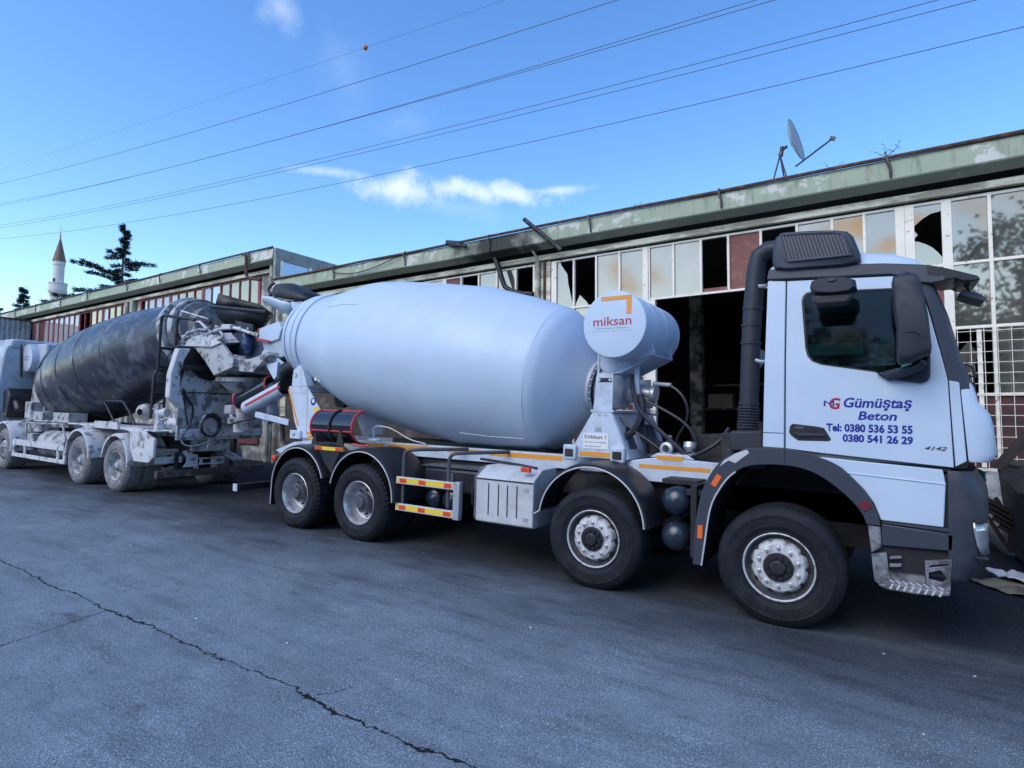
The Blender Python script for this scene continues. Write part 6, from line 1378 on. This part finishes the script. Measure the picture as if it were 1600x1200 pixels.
# tail: pedestal, plate, chute
CR = [(.20, 2.86), (.44, 2.88), (.33, 2.66), (.27, 2.41), (.27, 2.11), (.42, 1.66), (.30, 1.70), (.07, 1.92), (.08, 2.37)]
mb = MB(); mb.prism([(y+.02, z) for y, z in CR], -10.72, -10.56, ax='x'); mb.prism([(2.42-y, z) for y, z in CR], -10.72, -10.56, ax='x'); mb.bb(-10.72, -10.58, .35, 2.1, 1.15, 1.32); mb.build('rear_pedestal', M_CEMW, L, bevel=.02)
mb = MB(); mb.prism([(.29, 1.10), (.29, 2.06), (.40, 2.45), (.52, 2.46), (.62, 2.36), (.76, 2.29), (.90, 2.268), (1.05, 2.31), (1.2, 2.38), (1.4, 2.30), (1.62, 2.1), (2.1, 2.05), (2.1, 1.10)], -10.66, -10.60, ax='x'); bpn = mb.build('back_plate', M_CEM, L, bevel=.008)
mb = MB(); mb.bb(-10.602, -10.585, .30, 2.08, 2.022, 2.040)
for k in range(9): mb.cyl((-10.60, .36+k*.11, 2.0+random.uniform(-.02, .02)), (-10.585, .36+k*.11, 2.0), .012, n=6)
mb.build('seam', M_CHASSIS, bpn)
mb = MB(); mb.lathe([(.60, 4.03), (.62, 4.06), (.60, 4.12), (.45, 4.14), (.42, 4.4), (.02, 4.42)], LA, LAX, 40); mb.build('drum_mouth', mat('grey_crust', (.17, .175, .185), .8, var=.25, dirt=(.34, .34, .35), dscale=4, damt=.35), L)
mb = MB(); mb.prism([(.26, 2.1), (.30, 2.92), (1.9, 2.92), (2.0, 2.1)], -10.85, -10.75, ax='x'); mb.build('drum_shield', M_CHASSIS, L)
# splash plate, trough side, saddle lip
mb = MB(); mb.loft([[Vector(p) for p in ((-11.25, .60, 3.02), (-10.70, .60, 3.16), (-10.17, .62, 3.18), (-9.84, .60, 2.97), (-10.16, .60, 2.90), (-10.48, .60, 2.93), (-11.18, .60, 2.965))], [Vector((x+.05, 1.0, z+.06)) for x, z in ((-11.25, 3.02), (-10.70, 3.16), (-10.17, 3.18), (-9.84, 2.97), (-10.16, 2.90), (-10.48, 2.93), (-11.18, 2.965))]]); mb.build('splash_plate', M_CEMW, L, bevel=.012)
SIDE = [(-10.95, 2.97), (-10.60, 3.10), (-10.05, 3.20), (-9.93, 3.12), (-9.86, 3.018), (-9.76, 2.91), (-9.663, 2.82), (-9.54, 2.74), (-9.416, 2.675), (-9.404, 2.521), (-10.046, 2.358), (-10.385, 2.647), (-10.731, 2.892)]
for dx, y in ((0, .64), (.32, 1.72)): mb = MB(); mb.prism([(x+dx, z) for x, z in SIDE], y, y+.08); mb.build('chute_side', M_CEM, L, bevel=.012)
mb = MB(); mb.loft([[Vector((x, .70, z)) for x, z in ((-10.7, 2.86), (-10.05, 2.37), (-9.42, 2.53), (-9.42, 2.60), (-10.03, 2.44), (-10.64, 2.92))], [Vector((x+.3, 1.74, z)) for x, z in ((-10.7, 2.86), (-10.05, 2.37), (-9.42, 2.53), (-9.42, 2.60), (-10.03, 2.44), (-10.64, 2.92))]]); mb.build('chute_floor', M_CEM, L)
LIP = [(-9.652, 2.772), (-9.55, 2.715), (-9.439, 2.68), (-9.32, 2.662), (-9.207, 2.657), (-9.07, 2.668), (-8.93, 2.689), (-8.76, 2.73), (-8.584, 2.79), (-8.526, 2.711), (-8.70, 2.60), (-8.964, 2.416), (-9.20, 2.42), (-9.478, 2.451), (-9.729, 2.636)]
mb = MB(); mb.loft([[Vector((x, .74, z)) for x, z in LIP], [Vector((x+.02, .80, z)) for x, z in LIP], [Vector((x+.10, 1.1, z-.03)) for x, z in LIP]]); mb.build('outlet_lip', M_CEM, L, bevel=.012)
M_THR = mat('wet_steel', (.012, .018, .036), .3, var=.4, dirt=(.035, .05, .10), dscale=3, damt=.35, dsharp=.4)
mb = MB(); mb.prism([(-10.36, 3.20), (-9.6, 3.24), (-9.10, 3.16), (-8.95, 2.95), (-9.10, 2.70), (-9.58, 2.64), (-9.9, 2.70), (-10.15, 2.88)], .98, 1.5); mb.build('chute_throat', M_THR, L)
mb = MB(); mb.tube([(-9.55, .93, 3.14), (-9.42, .92, 2.96), (-9.40, .92, 2.80)], [.09, .12, .07], 12, smooth=1); mb.build('rubber_flap', mat('blue_black_rubber', (.02, .045, .12), .35, var=.3), L)
mb = MB(); mb.lathe([(.001, .03), (.50, .03), (.535, .015), (.535, -.055), (.47, -.065), (.44, -.11), (.33, -.23), (.18, -.36), (.17, -.38)], (-10.02, 1.28, 2.345), (.02, -.06, 1), 36); mb.build('collector_cone', M_CEM, L, ang=30)
mb = MB(); mb.lathe([(.19, 0), (.20, -.06), (.14, -.24), (.11, -.50), (.15, -.54), (.16, -.75)], (-10.0, 1.24, 2.02), (0, 0, 1), 20); mb.bb(-10.35, -10.1, 1.05, 1.3, 1.62, 1.80); mb.build('swivel_post', M_CEMW, L, bevel=.02)
mb = MB(); mb.lathe([(.04, -.04), (.085, -.04), (.085, .04), (.04, .04), (.04, -.04)], (-9.92, .98, 1.50), (.8, -.6, 0), 16); mb.bb(-9.98, -9.90, .96, 1.05, 1.50, 1.62); mb.build('locking_ring', M_CEMW, L)
# rods and crust on top of the plate
mb = MB(); mb.tube([(-10.80, .60, 3.19), (-10.66, .58, 3.43), (-10.52, .58, 3.42), (-10.17, .60, 3.21)], .028, 6); mb.tube([(-10.52, .58, 3.42), (-10.25, .62, 3.18)], .022, 6); mb.tube([(-10.3, .62, 3.17), (-9.81, .60, 3.25), (-9.33, .60, 3.234), (-8.66, .62, 3.06)], .033, 8); mb.tube([(-9.9, .62, 3.24), (-9.75, .62, 3.10), (-9.95, .62, 3.05)], .03, 6); mb.box((-9.6, .60, 3.27), (.35, .08, .09), (0, .05, 0))
mb.tube([(-11.19, .55, 3.68), (-10.88, .56, 3.61), (-10.24, .58, 3.46)], .018, 6); mb.tube([(-11.15, .55, 3.02), (-10.9, .55, 3.22), (-10.5, .56, 3.27), (-10.25, .58, 3.24)], .024, 6)
for k in range(26): q = random.random(); mb.box((-11.1+1.0*q, .60+random.uniform(-.03, .12), 3.06+.16*q+random.uniform(-.03, .10)), (random.uniform(.03, .10), .06, random.uniform(.03, .08)), (random.random(), random.random(), random.random()))
mb.build('splashed_linkage', M_CEMW, L, bevel=.008)
# hopper of black sheet
def q4(y, dx, pts): return [Vector((x+dx, y, z)) for x, z in pts]
mb = MB(); lo_, hi_ = ((-10.46, 3.41), (-9.41, 3.24)), ((-10.75, 3.80), (-8.95, 3.56))
mb.loft([q4(1.05, 0, lo_)+q4(1.45, 0, ((-9.90, 3.30), (-10.46, 3.41))), q4(.95, 0, hi_)+q4(1.65, 0, ((-9.75, 3.66), (-10.75, 3.80)))], cap=False); hp_ = mb.build('feed_hopper', M_IRON, L, solid=.03)
mb = MB(); mb.sheet([[Vector(v) for v in ((-10.76, 1.0, 3.80), (-10.5, 1.3, 3.78), (-10.1, 1.5, 3.74), (-9.75, 1.65, 3.68))], [Vector(v) for v in ((-10.72, 1.04, 4.09), (-10.5, 1.25, 4.02), (-10.25, 1.4, 3.95), (-9.98, 1.5, 3.88))]]); mb.tube([(-10.76, .95, 3.80), (-8.94, .95, 3.56)], .028, 6); mb.build('hopper_flap', M_IRON, hp_, solid=.03)
mb = MB(); mb.prism([(-9.79, 3.44), (-9.77, 3.23), (-9.20, 3.15), (-9.23, 3.335)], .86, .92); bxl = mb.build('lamp_box', M_IRON, L, bevel=.015)
for x, z in ((-9.62, 3.29), (-9.36, 3.25)): mb = MB(); mb.lathe([(.001, -.012), (.03, -.004), (.03, .02)], (x, .855, z), (0, 1, 0), 12); mb.build('lamp_lens', M_LAMP, bxl)
mb = MB(); mb.prism([(-10.95, 3.28), (-10.45, 3.22), (-10.35, 3.42), (-10.75, 3.62)], 1.0, 1.5); mb.build('feed_tray', M_IRON, L)
# ladder facing the rear, with cage rails and platform
mb = MB()
for y in (.235, .545):
    mb.tube([(-11.30, y-.01, 2.50), (-11.30, y, 3.35), (-11.27, y, 3.50), (-11.18, y, 3.535), (-10.6, y+.06, 3.47), (-10.25, y+.1, 3.40)], .030, 8)
for z in (2.90, 2.52): mb.tube([(-11.30, .235, z), (-11.30, .60, z-.01)], .028, 6)
mb.tube([(-11.30, .25, 2.52), (-11.30, .50, 2.88)], .014, 6)
for y in (.17, .40): mb.tube([(-11.33, y-.02, 1.50), (-11.31, y, 2.36), (-11.30, y+.04 if y < .3 else y-.03, 2.45)], .028, 8)
mb.tube([(-11.30, .21, 2.45), (-11.30, .37, 2.45)], .022, 8)
for z in (1.62, 1.80, 1.98, 2.18): mb.cyl((-11.32, .16, z), (-11.32, .40, z), .015, n=6)
mb.build('ladder', M_IRON, L)
mb = MB(); mb.bb(-10.56, -10.46, .26, .95, 2.46, 2.55); mb.bb(-10.55, -10.49, .74, .80, 2.55, 2.98); mb.build('platform', M_IRON, L, bevel=.01)
mb = MB(); mb.lathe([(.001, -.17), (.09, -.15), (.15, -.07), (.17, .03), (.15, .12), (.06, .2)], (-11.62, .22, 1.62), (.5, -1, 0), 28); mb.build('round_lamp', M_BRASS, L)
mb = MB(); mb.cyl((-11.4, .25, 1.62), (-11.1, .35, 1.62), .09, n=16); mb.cyl((-11.25, .25, 1.40), (-11.25, .25, 1.8), .04); mb.lathe([(.035, -.03), (.10, -.03), (.10, .03), (.035, .03), (.035, -.03)], (-11.1, .30, 1.42), (.8, -.6, 0), 16); mb.bb(-11.2, -11.05, .16, .28, 1.28, 1.46); mb.cyl((-10.95, .34, 1.44), (-10.7, .40, 1.42), .085, n=16); mb.cyl((-10.85, .38, 1.30), (-10.85, .38, 1.60), .04); mb.tube([(-10.95, .34, 1.28), (-10.80, .40, 1.16), (-10.7, .42, 1.30)], .035, 8, smooth=1); mb.bb(-11.1, -10.7, .25, .55, 1.24, 1.29); mb.build('water_valve', M_CEMW, L, bevel=.008)
# coil of cable hung on the plate
def coil(m, n, r0, th, nm):
    mb = MB()
    for k in range(n):
        rr = r0*random.uniform(.82, 1.12); ph = random.uniform(0, .3); ox, oz = random.uniform(-.02, .02), random.uniform(-.03, .02)
        mb.tube([Vector((-10.50+k*.008+random.uniform(-.006, .006), .872+ox+math.cos(t)*rr*.95, 1.40+oz+math.sin(t)*rr*(1+ph*.3))) for t in [2*math.pi*i/24 for i in range(25)]], th, 5)
    if nm == 'cable_coil':
        mb.tube([(-10.47, .66, 1.47), (-10.46, .78, 1.62), (-10.46, .905, 1.70), (-10.46, 1.0, 1.62), (-10.47, 1.09, 1.47)], .013, 5)
        for k in range(5): mb.tube([(-10.46, .80+.05*k, 1.22), (-10.45, .84+.03*k, 1.08), (-10.46, .82+.06*k, .92+.05*k)], .010, 5, smooth=1)
    return mb.build(nm, m, L)
coil(M_IRON, 7, .20, .017, 'hose_coil'); coil(M_CEM, 6, .21, .010, 'cable_coil')
mb = MB(); mb.tube([(-10.55, .34, 2.1), (-10.54, .42, 1.9), (-10.54, .56, 1.75), (-10.54, .52, 1.45), (-10.54, .44, 1.3)], .022, 6, smooth=1); mb.tube([(-10.55, .36, 2.0), (-10.55, .40, 1.7), (-10.6, .50, 1.35), (-10.6, .60, 1.2)], .014, 6, smooth=1); mb.build('hose', M_IRON, L)
mb = MB(); mb.tube([(-10.75, .46, 1.20), (-10.72, .44, 1.08), (-10.70, .52, .98), (-10.66, .75, .98), (-10.62, .95, 1.08)], .017, 6, smooth=1); mb.build('hose', M_CEMW, L)
mb = MB(); mb.bb(-10.84, -10.70, .68, 1.30, .86, 1.10); mb.bb(-10.86, -10.68, .48, .90, 1.165, 1.205); mb.bb(-10.82, -10.72, 1.30, 1.46, .80, 1.30); mb.build('tail_cross_member', M_CEM, L, bevel=.01)
mb = MB(); mb.prism([(.56, .86), (.70, .90), (.76, .82), (.87, .80), (.875, .55), (.59, .545), (.66, .64), (.66, .74)], -10.92, -10.86, ax='x'); mb.build('tow_plate', M_CEMW, L, bevel=.01)
mb = MB(); mb.bb(-10.92, -10.88, .88, 1.45, .575, .61); mb.bb(-10.92, -10.88, .88, 1.45, .69, .72)
for y in (.93, 1.17, 1.40): mb.bb(-10.925, -10.885, y, y+.05, .60, .70)
mb.build('rear_step', M_CEMW, L, bevel=.005)
mb = MB(); mb.loft([[Vector((-10.86, y, .86)) for y in (1.25, 1.42)]+[Vector((-10.83, y, .90)) for y in (1.42, 1.25)], [Vector((-10.70, y, .60)) for y in (1.55, 1.78)]+[Vector((-10.67, y, .66)) for y in (1.78, 1.55)]]); mb.build('angled_plate', M_CEM, L, bevel=.01)
# lamps, plate, under bumper
mb = MB(); mb.bb(-11.02, -10.94, .11, .53, .79, .915); tl = mb.build('tail_lamp', M_PALELAMP, L, bevel=.02)
mb = MB()
for y in (.17, .27, .37, .47): mb.bb(-10.94, -10.93, y-.04, y+.04, .815, .895)
mb.build('lens', mat('dusty_lens', (.33, .27, .24), .5, var=.3, scale=10), tl)
mb = MB(); mb.bb(-11.1, -10.95, .05, .58, .945, .965); mb.build('lamp_shelf', M_IRON, L)
mb = MB(); mb.bb(-10.97, -10.95, .08, .605, .635, .765); mb.build('blank_number_plate', M_CEMW, L, bevel=.006)
mb = MB(); mb.bb(-10.98, -10.86, .10, 2.36, .36, .50); mb.build('underrun_beam', mat('worn_beam', (.075, .06, .055), .8, var=.4, dirt=(.17, .16, .16), damt=.3), L, bevel=.012)
mb = MB()
for y in (.45, .75, 1.6): mb.bb(-10.94, -10.88, y, y+.05, .50, .85)
mb.build('beam_hanger', M_CHASSIS, L)
